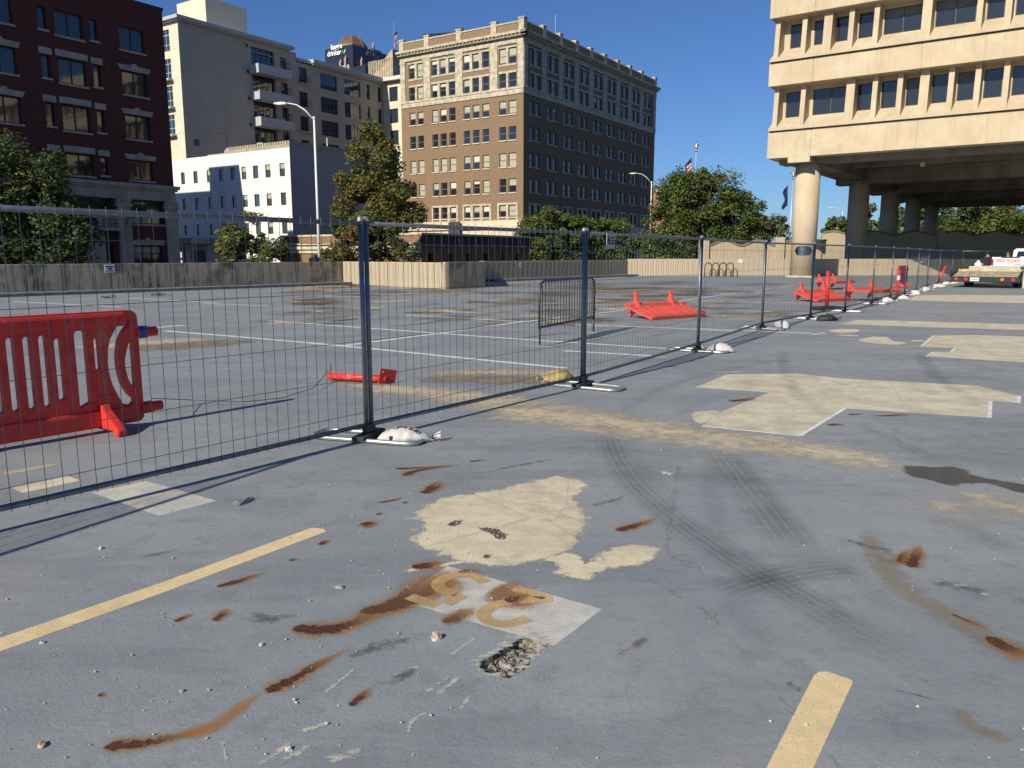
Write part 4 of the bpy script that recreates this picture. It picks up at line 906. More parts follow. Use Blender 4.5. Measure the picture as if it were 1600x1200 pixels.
# ------------------------------------------------------------------ low brown brick building in front of the office block
def low_block():
    LB = AT(658, 372, 60)
    B = thing('low_brick_building', 'low brown brick building with pale cornice behind the deck wall and tall tree', 'building', (LB.x, LB.y, -1.25), az_rot(GRID)); Z = 1.25
    mb = brickm('brown_brick', (.30, .185, .10), (.22, .135, .08), (.18, .13, .09)); st = M_LIME
    dr = [(.75 + i * 2.45, 1.4 + i * 2.45) for i in range(6)]
    m = MB(); holed_wall(m, 'y', 0, 15.2, 0, 3.25 + Z, [(a, b, 0.2, 1.72 + Z) for a, b in dr], .3); holed_wall(m, 'x', 0, 15.5, 0, 3.25 + Z, [(9.8, 12.2, .1, 1.35 + Z)], .3); m.box((15.19, 0, 0), (15.2, 15.5, 3.2 + Z)); m.box((0, 15.49, 0), (15.2, 15.5, 3.2 + Z)); m.build('wall', mb, B, fix=True)
    for a, b in dr: window(B, 'y', (a + b) / 2, .2, .65, 1.52 + Z - .01, .28, M_DARKF, M_DGLASS, (), (.6,), None)
    q = MB(); q.box((.2, 9.8, .1), (.28, 12.2, 1.35 + Z)); q.build('garage_door', mat('maroon_door', (.09, .04, .045), .7), B)
    q = MB(); q.box((-.3, -.001, 2.05 + Z), (.0, 15.6, 2.3 + Z)); q.box((-.22, -.001, 2.42 + Z), (.0, 15.6, 2.55 + Z)); q.box((-.14, 0, 1.75 + Z), (-.001, 15.5, 2.0 + Z)); q.build('stone_cornice', st, B)
    dk = mat('dark_band_metal', (.06, .05, .045), .8)  # plain dark brown for the band below the coping
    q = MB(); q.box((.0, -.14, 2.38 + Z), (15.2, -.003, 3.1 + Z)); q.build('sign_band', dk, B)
    q = MB(); q.box((-.05, -.24, 2.26 + Z), (15.3, -.003, 2.37 + Z)); q.box((0, -.08, 1.85 + Z), (15.2, -.003, 1.95 + Z)); q.build('ledge', mat('brown_ledge', (.22, .17, .12), .9), B)
    q = MB(); q.box((-.06, -.26, 3.11 + Z), (15.3, .3, 3.25 + Z)); q.box((-.06, .3, 3.11 + Z), (.3, 15.6, 3.25 + Z)); q.build('coping', st, B)
    for k in range(6):
        x = 2.2 + k * 2.25; q = MB(); q.box((x, -.2, 2.37 + Z), (x + .07, -.145, 3.1 + Z)); q.lathe([(.09, 0), (.09, .12)], 8, (x + .03, -.28, 2.25 + Z)); q.build('band_bracket', mat('pale_bracket', (.55, .5, .42), .8), B)
    q = MB(); q.box((0.3, .3, 3.0 + Z), (15, 15, 3.1 + Z)); q.build('roof', mat('grey_roof', (.25, .24, .23), .9), B)
    q = MB()
    for yy in (14.9, 14.4): q.tube([(-.3, yy, .2), (-.3, yy, 2.9 + Z), (-.3, yy + .5, 3.05 + Z), (-.3, yy + .9, 2.9 + Z), (-.3, yy + .9, 2.2 + Z)], .06, 8)
    q.build('downpipe', mat('rust_pipe', (.16, .1, .07), .7), B)
low_block()

# ------------------------------------------------------------------ far towers
def far_towers():
    D = 230.0
    c = AT(552, 110, D)
    B = thing('dark_tower', 'dark blue tower with brown faceted dome and white lettering behind the cream block', 'building', (c.x, D, -1.25), az_rot(GRID)); Z = 1.25
    dk = glass('dark_curtain_wall', (.02, .024, .035), .25, .6, .02); br = mat('brown_metal_dome', (.155, .09, .062), .55, .12, .3); pk_ = mat('pink_granite', (.42, .34, .31), .8)
    zt = AT(552, 69, D).z + Z; zb = 18; hx, hy = 16.0, 10.8
    q = MB(); q.prism([(0, 0), (hx, 0), (hx, hy), (0, hy)], zb, zt); q.build('tower_body', dk, B)
    pr = [(4.3, 0), (4.2, .9), (3.2, 2.3), (2.2, 3.3), (1.8, 3.5)]
    q = MB(); q.lathe(pr, 8, (4.6, 4.6, zt)); q.build('dome', br, B)
    for i in range(8):
        a = i * math.pi / 4; q = MB(); q.tube([(4.6 + r_ * math.cos(a), 4.6 + r_ * math.sin(a), zt + z + .03) for r_, z in pr], .08, 5); q.build('dome_rib', mat('bronze_rib', (.26, .17, .12), .6), B)
    for i in range(7): q = MB(); a = i * .9; q.tube([(4.6 + 1.6 * math.cos(a), 4.6 + 1.6 * math.sin(a), zt + 3.4), (4.6 + 1.6 * math.cos(a), 4.6 + 1.6 * math.sin(a), zt + 4.3)], .03, 4); q.build('lightning_rod', M_DARKF, B)
    for (x, y, h) in ((-.4, 9.0, -6.0), (-.4, 4.4, -4.2), (-.4, 2.4, -3.4), (3.0, -.4, -3.6), (6.6, -.4, -4.4), (12.2, -.4, -5.2), (8.5, 0.2, 1.6)):
        q = MB(); q.box((x - .3, y - .3, zb), (x + .3, y + .3, zt + h)); q.lathe([(.36, 0), (.08, .8)], 4, (x, y, zt + h)); q.build('pinnacle', pk_, B)
    q = MB(); q.box((-.3, 1.2, zb), (-.02, 5.2, zt - 5.2)); q.box((-.3, 7.6, zb), (-.02, 10.4, zt - 7)); q.build('granite_panel', pk_, B)
    q = MB(); q.box((-1.5, -6, zb), (hx + 6, -.05, zt - 6.4)); q.box((3.5, -4.0, zt - 6.4), (hx + 3, -.06, zt - 4.6)); q.build('lower_wing', dk, B)
    wl = mat('white_sign_letter', (.80, .80, .77), .6, .02); gl = mat('shaded_sign_letter', (.26, .25, .25), .6, .02)  # same sign on both faces; shaded face has shade put into its colour
    for face, m_ in (('x', wl), ('y', gl)):
        P = Matrix(((0, 0, -1), (-1, 0, 0), (0, 1, 0))) if face == 'x' else Matrix(((1, 0, 0), (0, 0, -1), (0, 1, 0)))
        at_ = (lambda u, z: (-.25, u, z)) if face == 'x' else (lambda u, z: (u, -.25, z))
        sg = -1 if face == 'x' else 1
        for txt, u, zz in (('faegre', 5.9 if face == 'x' else 9.2, zt + .1), ('drinker', 6.9 if face == 'x' else 7.8, zt - 1.5)):
            me = text_mesh(txt, 2.0, .08, .035, spacing=.92); o = link('sign_lettering', me, m_, B); o.rotation_euler = P.to_euler(); o.location = at_(u, zz)
        u0 = (3.4 if face == 'x' else 12.0)
        q = MB(); q.tube([at_(u0 + sg * (.2 + .8 * math.sin(t)), zt - 2.1 + .6 * t + .3 * t * t) for t in (0, .3, .6, .9, 1.2)], [.08, .16, .2, .16, .06], 6); q.build('sign_swoosh', m_, B)
        q = MB(); q.tube([at_(u0 + sg * (-.6 + t * .7), zt - 2.2 + t * 1.1) for t in (0, .3, .6, .9)], [.1, .32, .3, .08], 6); q.build('sign_leaf', mat('green_sign_leaf', (.05, .35, .16), .6) if face == 'x' else gl, B)
    c = AT(614, 112, 200); zt = AT(614, 76, 200).z + 1.25
    B = thing('concrete_slab_tower', 'ribbed pale concrete tower, slanted top, beside the dark domed tower', 'building', (c.x, 200, -1.25), az_rot(GRID))
    q = MB(); q.prism([(0, 0), (10, 0), (10, 8), (0, 8)], 10, zt - 2); q.add([(0,0,zt-2),(10,0,zt-2),(10,8,zt-2),(0,8,zt-2),(0,0,zt),(10,0,zt),(10,8,zt-7),(0,8,zt-6)], [(0,1,5,4),(1,2,6,5),(2,3,7,6),(3,0,4,7),(4,5,6,7)]); q.build('wall', M_CONC, B)
    for k in range(10):
        q = MB(); q.box((-.12, .3 + k * .8, 10), (-.002, .6 + k * .8, zt - 2.2)); q.build('wall_rib', M_CONC, B)
    q = MB(); q.tube([(3, 2, zt - 2), (3, 2, zt + 7.0)], .08, 6); q.build('mast', mat('grey_metal', (.4, .42, .44), .5, .05, metal=.6), B)
    p = AT(620.5, 48, 201); F = thing('roof_flag', 'small striped flag flying from the concrete tower roof', 'flag', (p.x, 201, p.z))
    flag_mesh(F, 1.8, 3.2, .9)
    c = AT(1017, 330, 225); B = thing('red_brick_flats', 'distant red brick flats glimpsed between the office block and big green tree', 'building', (c.x, 225, -1.25), az_rot(GRID)); zt = AT(1030, 300, 225).z + 1.25
    mb = brickm('far_red_brick', (.36, .15, .11), (.29, .12, .09), (.3, .2, .16))
    hs = [(y, y + 1.0, z, z + 1.6) for y in (-10.5, -8, -5.5, -3, -.5) for z in (zt - 3.4, zt - 7, zt - 10.5)]
    m = MB(); holed_wall(m, 'x', -12, 10, 0, zt, hs, .2); m.box((0, -12, 0), (12, -11.9, zt)); m.build('wall', mb, B, fix=True)
    for a, b, c_, d in hs: window(B, 'x', (a + b) / 2, c_, 1.0, 1.6, .16, M_BLIND, M_DGLASS)
    q = MB(); q.box((-.2, -12.2, zt - 1.5), (0, 10, zt - 1.2)); q.box((-.2, -12.2, zt), (.2, 10, zt + .3)); q.build('cornice', M_LIME, B)
    for y in (-11, -7.5, -4): q = MB(); q.box((-.1, y, zt + .3), (.6, y + 1.6, zt + 1.2)); q.build('parapet_pier', mb, B)
def flag_mesh(parent, w, h, droop=.9, stripes=True):
    """a flag hanging slack along its pole: folds running down from the hoist"""
    n, k = 13, 8; rd = mat('flag_red', (.50, .05, .06), .8); wt = mat('flag_white', (.75, .73, .70), .8); bl = mat('flag_blue', (.03, .04, .14), .8)
    grid = [[(w * .32 * (j / k) * (1 + .35 * math.sin(i * .7)), .16 * math.sin(j * 2.1 + i * .4), -h * i / n - .35 * w * j / k) for j in range(k + 1)] for i in range(n + 1)]
    for i in range(n):
        m = MB()
        for j in range(k): m.quad((-grid[i][j][0],) + grid[i][j][1:], (-grid[i][j+1][0],) + grid[i][j+1][1:], (-grid[i+1][j+1][0],) + grid[i+1][j+1][1:], (-grid[i+1][j][0],) + grid[i+1][j][1:])
        m.build('flag_stripe', (bl if i < 2 else (rd if i % 2 == 0 else wt)) if stripes else bl, parent)
far_towers()

# ------------------------------------------------------------------ concrete building on columns, right
def pillar_block():
    RC = AT(1200, 248, 58); AZ = 35.5
    B = thing('concrete_office_building', 'tan concrete building raised on round columns with deep set ribbon windows', 'building', (RC.x, RC.y, 0), az_rot(AZ))
    W, L = 36.0, 61.0                                      # facade runs to -y, depth to +x
    cc = NT('weathered_tan_concrete')
    n1 = cc.noise(.6, 7, .65); n2 = cc.noise(1.6, 6, .7, cc.mapv((2.4, 2.4, .22)))
    col = cc.mix(cc.ramp(n1, .3, .7), (.47, .38, .255), (.545, .445, .305)); col = cc.mix(cc.math('MULTIPLY', cc.ramp(n2, .5, .64), .5), col, (.39, .325, .235))
    col = cc.mix(cc.math('MULTIPLY', cc.ramp(cc.noise(.35, 5, .7, cc.mapv((1, 1, 1), (0, 0, 0), (4, 2, 8))), .5, .62), .4), col, (.60, .52, .37))
    cc.set(col=col, rough=.9, spec=.2); cc.bump(cc.noise(18, 5, .65), .25, .02); cc = cc.m; MATS['wtc'] = cc
    def band(z0, z1, x0, name, lip=0):
        pl = [0.1, -2.9, -9.5, -16.6, -23.7, -30.8, -W]     # separate precast panels with open joints
        for i in range(len(pl) - 1):
            q = MB(); q.box((x0, pl[i+1] + .012, z0), (1.3, pl[i] - .012, z1)); q.build(name, cc, B, bevel=.015)
        q = MB(); q.box((x0 + .05, -W, z0 + .05), (1.2, .05, z1 - .05)); q.box((1.3, -.1 - .3, z0), (L, .1, z1)); q.build('spandrel_backing', cc, B)
    band(8.37, 10.17, 0.0, 'spandrel_panel'); band(13.2, 14.72, -.45, 'spandrel_panel'); band(17.6, 19.1, -.8, 'spandrel_panel'); band(22.0, 24, -1.1, 'spandrel_panel')
    q = MB(); q.box((-.0, -2.9, 8.0), (.6, -1.4, 8.369)); q.build('drop_panel', cc, B)
    wins = {0: [(-.75, -1.75), (-2.6, -5.0), (-5.5, -6.55), (-7.0, -8.05), (-8.5, -9.4), (-10.0, -10.95), (-11.45, -12.4), (-12.9, -13.9), (-14.4, -15.9), (-16.4, -17.4), (-17.9, -19), (-19.5, -20.5), (-21, -22.4), (-23, -24.2), (-25, -27), (-28, -29), (-30, -31)],
            1: [(-.95, -1.75), (-2.55, -3.4), (-3.95, -4.9), (-5.4, -6.4), (-6.95, -9.25), (-9.95, -12.2), (-12.75, -13.7), (-14.25, -15.3), (-15.8, -17), (-17.5, -18.6), (-19.2, -20.3), (-21, -23), (-24, -25), (-26, -27), (-28, -30)]}
    for lv, (z0, z1, x0) in enumerate(((10.17, 13.2, .05), (14.72, 17.6, -.4), (19.1, 22.0, -.75))):
        xs = wins[lv % 2]; xg = x0 + 1.0
        q = MB(); holed_wall(q, 'x', -W, -.35, z0, z1, [(b, a, z0 + 1.05, z1 - .25) for a, b in xs if b > -W], .12, xg); q.build('recessed_wall', cc, B, fix=True)
        q = MB(); q.box((xg + .15, -.35, z0), (L, -.3, z1)); q.build('side_wall', cc, B)
        edges = [-.35] + [(xs[i][1] + xs[i+1][0]) / 2 for i in range(len(xs) - 1)]
        for i, e in enumerate(edges):                      # splayed fins between the windows
            if e < -W + .5: continue
            hw = .16 if i not in (2, 5, 9) else .27
            q = MB(); q.add([(x0 - .15, e - hw, z0 + .28), (x0 - .15, e + hw, z0 + .28), (xg + .05, e + hw, z0 + .28), (xg + .05, e - hw, z0 + .28), (x0 + .12, e - hw, z1), (x0 + .12, e + hw, z1), (xg + .05, e + hw, z1), (xg + .05, e - hw, z1)],
                            [(3,2,1,0),(4,5,6,7),(0,1,5,4),(1,2,6,5),(2,3,7,6),(3,0,4,7)]); q.build('window_fin', cc, B, bevel=.012)
        q = MB(); q.extr([(x0 - .25, z0 + .06), (xg + .04, z0 + .06), (xg + .04, z0 + 1.03), (xg - .05, z0 + 1.0), (x0 - .1, z0 + .3), (x0 - .25, z0 + .28)], -W, .02); q.build('sloped_sill', cc, B, bevel=.01)
        q = MB(); q.box((x0 - .1, -W, z0), (xg, -.02, z0 + .058)); q.build('shadow_gap', mat('dark_joint', (.08, .065, .05), .9), B)
        for a, b in xs:
            w = round(a - b, 2)
            window(B, 'x', (a + b) / 2, z0 + 1.05, w, round(z1 - z0 - 1.3, 2), .1, mat('bronze_frame', (.085, .065, .05), .55), glass('tinted_glass', (.022, .026, .03), .05, .7, .05), (.5,) if w > 1.6 else (), (), None, random.choice((None, None, None, (mat('grey_blind', (.16, .165, .165), .8), .35))), off=xg, t=.05)
    q = MB(); q.box((1.3, -W, 8.95), (L, -.4, 9.4)); q.build('soffit', mat('shade_darkened_concrete', (.25, .215, .165), .9, .2, .6, bump=.2, bscale=9), B)
    so = mat('shade_darkened_concrete', (.25, .215, .165), .9, .2, .6, bump=.2, bscale=9)  # undercroft shade put into a darker concrete colour for soffit and beams
    c0 = G(1254, 431); ux, uy = math.sin(R(AZ)), math.cos(R(AZ))
    d = Vector((c0.x - RC.x, c0.y - RC.y)); cx, cy = d.x * ux + d.y * uy, -d.x * uy + d.y * ux
    cx = 1.95; kk = ray(1255, 399)[0] / ray(1255, 399)[1]; cy = (RC.x + cx * ux - kk * (RC.y + cx * uy)) / (uy + kk * ux)
    for row, yy in enumerate((cy, -W + 1.6)):
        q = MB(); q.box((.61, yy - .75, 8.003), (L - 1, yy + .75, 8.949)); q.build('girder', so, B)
        for k in range(5):
            x = cx if k == 0 else 4.3 + 14.0 * k; q = MB(); q.lathe([(.86, 0 if (k == 0) else -1.25), (.86, 7.99)], 40, (x, yy, 0)); o = q.build('column', cc, B, smooth=False)
            for p in o.data.polygons: p.use_smooth = len(p.vertices) == 4
            if row == 0:
                q = MB(); q.lathe([(.99, 7.4), (1.0, 7.998)], 32, (x, yy, 0)); q.build('column_capital', so, B) if False else None
    for k in range(5):
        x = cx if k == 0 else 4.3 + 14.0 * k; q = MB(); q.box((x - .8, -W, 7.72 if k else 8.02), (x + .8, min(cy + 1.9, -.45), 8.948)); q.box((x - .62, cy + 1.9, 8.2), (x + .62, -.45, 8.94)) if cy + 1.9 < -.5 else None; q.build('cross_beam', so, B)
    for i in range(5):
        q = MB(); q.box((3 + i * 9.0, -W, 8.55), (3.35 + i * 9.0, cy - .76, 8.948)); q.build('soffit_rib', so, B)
    q = MB(); q.prism([(cx + 1.3 * math.cos(a), cy + 1.3 * math.sin(a)) for a in [i * math.pi / 2 + .8 for i in range(4)]], .004, .11); q.build('column_footing', mat('pale_footing', (.6, .55, .44), .9), B)
    # rounded metal plaque on the front column
    cam_dir = Vector((-c0.x, -c0.y, 0)).normalized(); a0 = math.atan2(cam_dir.y, cam_dir.x) - az_rot(AZ)
    m = MB(); n = 14; zs0, zs1 = 1.55, 2.25
    for i in range(n):
        t0, t1 = -.72 + 1.44 * i / n, -.72 + 1.44 * (i + 1) / n
        f = lambda t: (1 - (abs(t) / .72) ** 6) * .33
        for (ra) in (.885,):
            p = [(cx + ra * math.cos(a0 + t), cy + ra * math.sin(a0 + t), z) for t, z in ((t0, 1.9 - f(t0)), (t1, 1.9 - f(t1)), (t1, 1.9 + f(t1)), (t0, 1.9 + f(t0)))]
            m.quad(*p)
    m.build('column_plaque', mat('brushed_steel', (.32, .35, .40), .22, .2, 6, metal=1.0), B)
    q = MB(); q.box((10, -8.6, 8.2), (10.3, -8.3, 8.5)); q.build('soffit_lamp', M_BLIND, B)
pillar_block()
# ------------------------------------------------------------------ parapet walls round the deck
def stain_conc(name, c1, c2, dark, amt, joint=True):
    t = NT(name)
    n = t.noise(1.2, 6, .7); st = t.noise(2.6, 7, .72, t.mapv((2.2, 2.2, .16)), .2); bl = t.noise(.8, 6, .7, t.mapv((1, 1, 1), (0, 0, 0), (7, 1, 2)))
    col = t.mix(t.ramp(n, .3, .7), c1, c2)
    k = t.math('ADD', t.math('MULTIPLY', t.ramp(st, .46, .66), amt), t.math('MULTIPLY', t.ramp(bl, .48, .68), amt * .8), True)
    col = t.mix(k, col, dark)
    t.set(col=col, rough=.92, spec=.2); t.bump(t.noise(22, 5, .65), .35, .02); return t.m
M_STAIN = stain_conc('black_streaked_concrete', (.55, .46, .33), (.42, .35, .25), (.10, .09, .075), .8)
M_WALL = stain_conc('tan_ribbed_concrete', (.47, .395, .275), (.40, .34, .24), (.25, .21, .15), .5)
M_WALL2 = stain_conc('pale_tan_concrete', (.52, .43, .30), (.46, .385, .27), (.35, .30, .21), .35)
def parapet(label, A, Bp, h, m, rib=None, thick=.28, panel=4.2, kerb=False, base=-1.25, cope=None, ribw=.05):
    A, Bp = Vector((A[0], A[1], 0)), Vector((Bp[0], Bp[1], 0)); d = Bp - A; L = d.length; az = math.atan2(d.y, d.x)
    W = thing('parapet_wall', label, 'wall', A, az)        # local +x along the wall, +y behind it
    n = max(1, round(L / panel)); w = L / n
    for i in range(n):
        q = MB(); q.box((i * w + .008, 0, base), ((i + 1) * w - .008, thick, h)); q.build('wall_panel', m, W, bevel=.015)
    if rib:
        k = int(L / rib); me = None
        for i in range(k):
            if me is None: q = MB(); q.box((0, -.018, .02), (rib - ribw, -.001, h - .06)); me = q.mesh('rib_board')
            link('rib_board', me, m, W, (i * rib + ribw / 2, 0, 0))
    q = MB(); q.box((0, .04, base), (L, thick - .04, h - .03)); q.build('wall_core', m, W)
    if kerb:
        q = MB(); q.box((0, -1.0, .004), (L, -.002, .13)); q.build('kerb', mat('kerb_coating', (.20, .215, .235), .8, .2, 2), W, bevel=.02)
    if cope: q = MB(); q.box((0, -.03, h + .002), (L, thick + .03, h + .08)); q.build('coping', cope, W)
    return W
LWD = (LW_B - LW_A).normalized()
parapet('long black streaked concrete wall with a kerb below the red brick house', LW_0, LW_B, 1.22, M_STAIN, None, kerb=True, panel=5.5)
parapet('short sunlit board marked tan wall behind the first fence post', LIT_A, LIT_B, 1.24, M_WALL, .42)
blk_dir = (DK_A - BLK)
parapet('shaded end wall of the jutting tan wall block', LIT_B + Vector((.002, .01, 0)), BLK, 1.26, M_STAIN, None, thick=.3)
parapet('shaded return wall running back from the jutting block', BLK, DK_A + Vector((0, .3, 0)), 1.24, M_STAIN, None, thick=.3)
parapet('dark stained far wall with kerb below the low brick building', DK_A, DK_B, 1.22, M_STAIN, .5, kerb=True)
parapet('pale tan far wall with bike racks, running under the concrete building', DK_B + Vector((.01, 0, 0)), FAR_B, 1.3, M_WALL2, .40)
# scalloped screen walls beyond the far wall
def screen_wall(label, pts_px, depth, m, posts, thick=.25):
    a = AT(pts_px[0][0], 399, depth[0]); b = AT(pts_px[-1][0], 399, depth[1]); d = (b - a); az = math.degrees(math.atan2(d.x, d.y)); L = Vector((d.x, d.y)).length
    W = thing('scalloped_wall', label, 'wall', (a.x, a.y, -1.25), az_rot(az))
    prof = [ONP(a, az, u, v) for u, v in pts_px]
    xs = np.linspace(0, L, 90); top = np.interp(xs, [p[0] for p in prof], [p[1] for p in prof])
    k = np.ones(5) / 5; ts = np.convolve(np.pad(top, 2, 'edge'), k, 'valid')
    cuts = [0] + [min(89, max(0, int(p[0] / L * 89))) for p in ((ONP(a, az, u, 399)[0],) for u in posts)] + [89]
    n = int(L / 1.6); w = 89 / n
    for i in range(n):                                     # precast boards
        i0, i1 = int(round(i * w)), int(round((i + 1) * w))
        poly = [(xs[i0] + .012, 0), (xs[i1] - .012, 0)] + [(min(max(xs[j], xs[i0] + .012), xs[i1] - .012), ts[j] + 1.25) for j in range(i1, i0 - 1, -1)]
        q = MB(); q.extr(poly, 0, thick); q.build('wall_board', m, W)
    q = MB()
    for j in range(89):
        z0, z1 = ts[j] + 1.252, ts[j + 1] + 1.252
        q.add([(xs[j], -.07, z0), (xs[j+1], -.07, z1), (xs[j+1], thick + .07, z1), (xs[j], thick + .07, z0), (xs[j], -.07, z0 + .16), (xs[j+1], -.07, z1 + .16), (xs[j+1], thick + .07, z1 + .16), (xs[j], thick + .07, z0 + .16)], [(3,2,1,0),(4,5,6,7),(0,1,5,4),(2,3,7,6)])
    q.build('coping', mat('brown_coping', (.27, .21, .15), .9, .15, 2), W)
    for u, v in posts.items():
        s, z = ONP(a, az, u, v); q = MB(); q.box((s - .36, -.2, 0), (s + .36, thick + .2, z + 1.25)); q.build('pier', m, W, bevel=.02)
wave = lambda u0, u1, v0, amp, per, ph: [(u, v0 - amp * math.cos((u - ph) / per * 2 * math.pi)) for u in np.linspace(u0, u1, 60)]
screen_wall('sunlit tan scalloped screen wall with brown coping beside the big tree', wave(1098, 1290, 381, 4.2, 53, 1132), (66, 66), M_WALL2, {1101: 375, 1219: 371, 1277: 374})
screen_wall('shaded scalloped screen wall beneath the concrete building', wave(1284, 1720, 365.5, 4.2, 64, 1366), (77, 77), M_WALL2, {1471: 359.5, 1640: 359})
# ------------------------------------------------------------------ signs on the walls
M_SIGN = mat('white_sign', (.75, .75, .73), .5, .05); M_INK = mat('black_sign_ink', (.03, .03, .035), .6); M_REDINK = mat('red_ink', (.62, .03, .05), .5, .05)
def wall_sign(label, u, v, d, w, h, az, bars):
    p = AT(u, v, d); S = thing('wall_sign', label, 'sign', p, az_rot(az))
    q = MB(); q.box((-w/2, -.03, -h/2), (w/2, -.015, h/2)); q.build('sign_plate', M_SIGN, S, bevel=.004)
    for x0, x1, z0, z1 in bars:
        q = MB(); q.box((x0 * w, -.034, z0 * h), (x1 * w, -.0305, z1 * h)); q.build('sign_marking', M_INK, S)
azl = math.degrees(math.atan2(LWD.x, LWD.y))
# point on the left wall face
def on_wall(A, Bp, u):
    d = (Bp - A); az = math.degrees(math.atan2(d.x, d.y)); s = ONP(A, az, u, 420)[0]; p = A + d.normalized() * s; return p.y, az
dd, aa = on_wall(LW_A, LW_B, 171); wall_sign('small white notice with black lettering on the streaked left wall', 171, 419.5, dd - .02, .44, .34, aa, [(-.4, .4, .15, .3), (-.18, .22, -.16, .08), (-.4, -.2, -.36, -.24), (-.1, .4, -.36, -.24)])
dd, aa = on_wall(DK_B, FAR_B, 1157); wall_sign('blank white notice on the far wall right of the bike racks', 1157, 408, dd - .03, .40, .30, aa, [])
dd, aa = on_wall(DK_B, FAR_B, 1368); wall_sign('white notice on the far wall under the concrete building', 1443, 407, dd - .03, .50, .34, aa, [(-.3, .3, -.05, .05)])
dd, aa = on_wall(DK_A, DK_B, 813); wall_sign('tiny white notice high on the dark stained far wall', 813, 413.5, dd - .04, .16, .30, aa, [(-.2, .25, -.2, .3)])

# ------------------------------------------------------------------ trees
def leaf_mat(name, c1, c2, c3, tint=.0):
    t = NT(name)
    r = t.attr('r'); n = t.noise(.5, 3, .6)
    col = t.mix(r, c1, c2); col = t.mix(t.ramp(t.math('ADD', n, t.math('MULTIPLY', r, .25)), .58, .78), col, c3)
    t.set(col=col, rough=.62, spec=.3)
    tr = t.n('BsdfTranslucent'); t.l(t.mix(.5, col, c2), tr.inputs[0]); mx = t.n('MixShader'); mx.inputs[0].default_value = .28
    t.l(t.b.outputs[0], mx.inputs[1]); t.l(tr.outputs[0], mx.inputs[2]); t.l(mx.outputs[0], t.out.inputs[0]); return t.m
L_DARK = leaf_mat('dark_green_leaf', (.038, .060, .022), (.075, .105, .032), (.11, .13, .036))
L_OLIVE = leaf_mat('olive_autumn_leaf', (.090, .115, .030), (.160, .170, .042), (.20, .155, .044))
L_MID = leaf_mat('mid_green_leaf', (.048, .085, .022), (.105, .150, .034), (.155, .165, .042))
L_LIGHT = leaf_mat('yellow_green_leaf', (.085, .120, .028), (.15, .18, .042), (.18, .18, .052))
L_GREY = leaf_mat('grey_green_leaf', (.07, .098, .05), (.12, .15, .075), (.15, .165, .085))
M_BARK = mat('grey_brown_bark', (.15, .12, .09), .95, .3, 8, bump=.5, bscale=18)
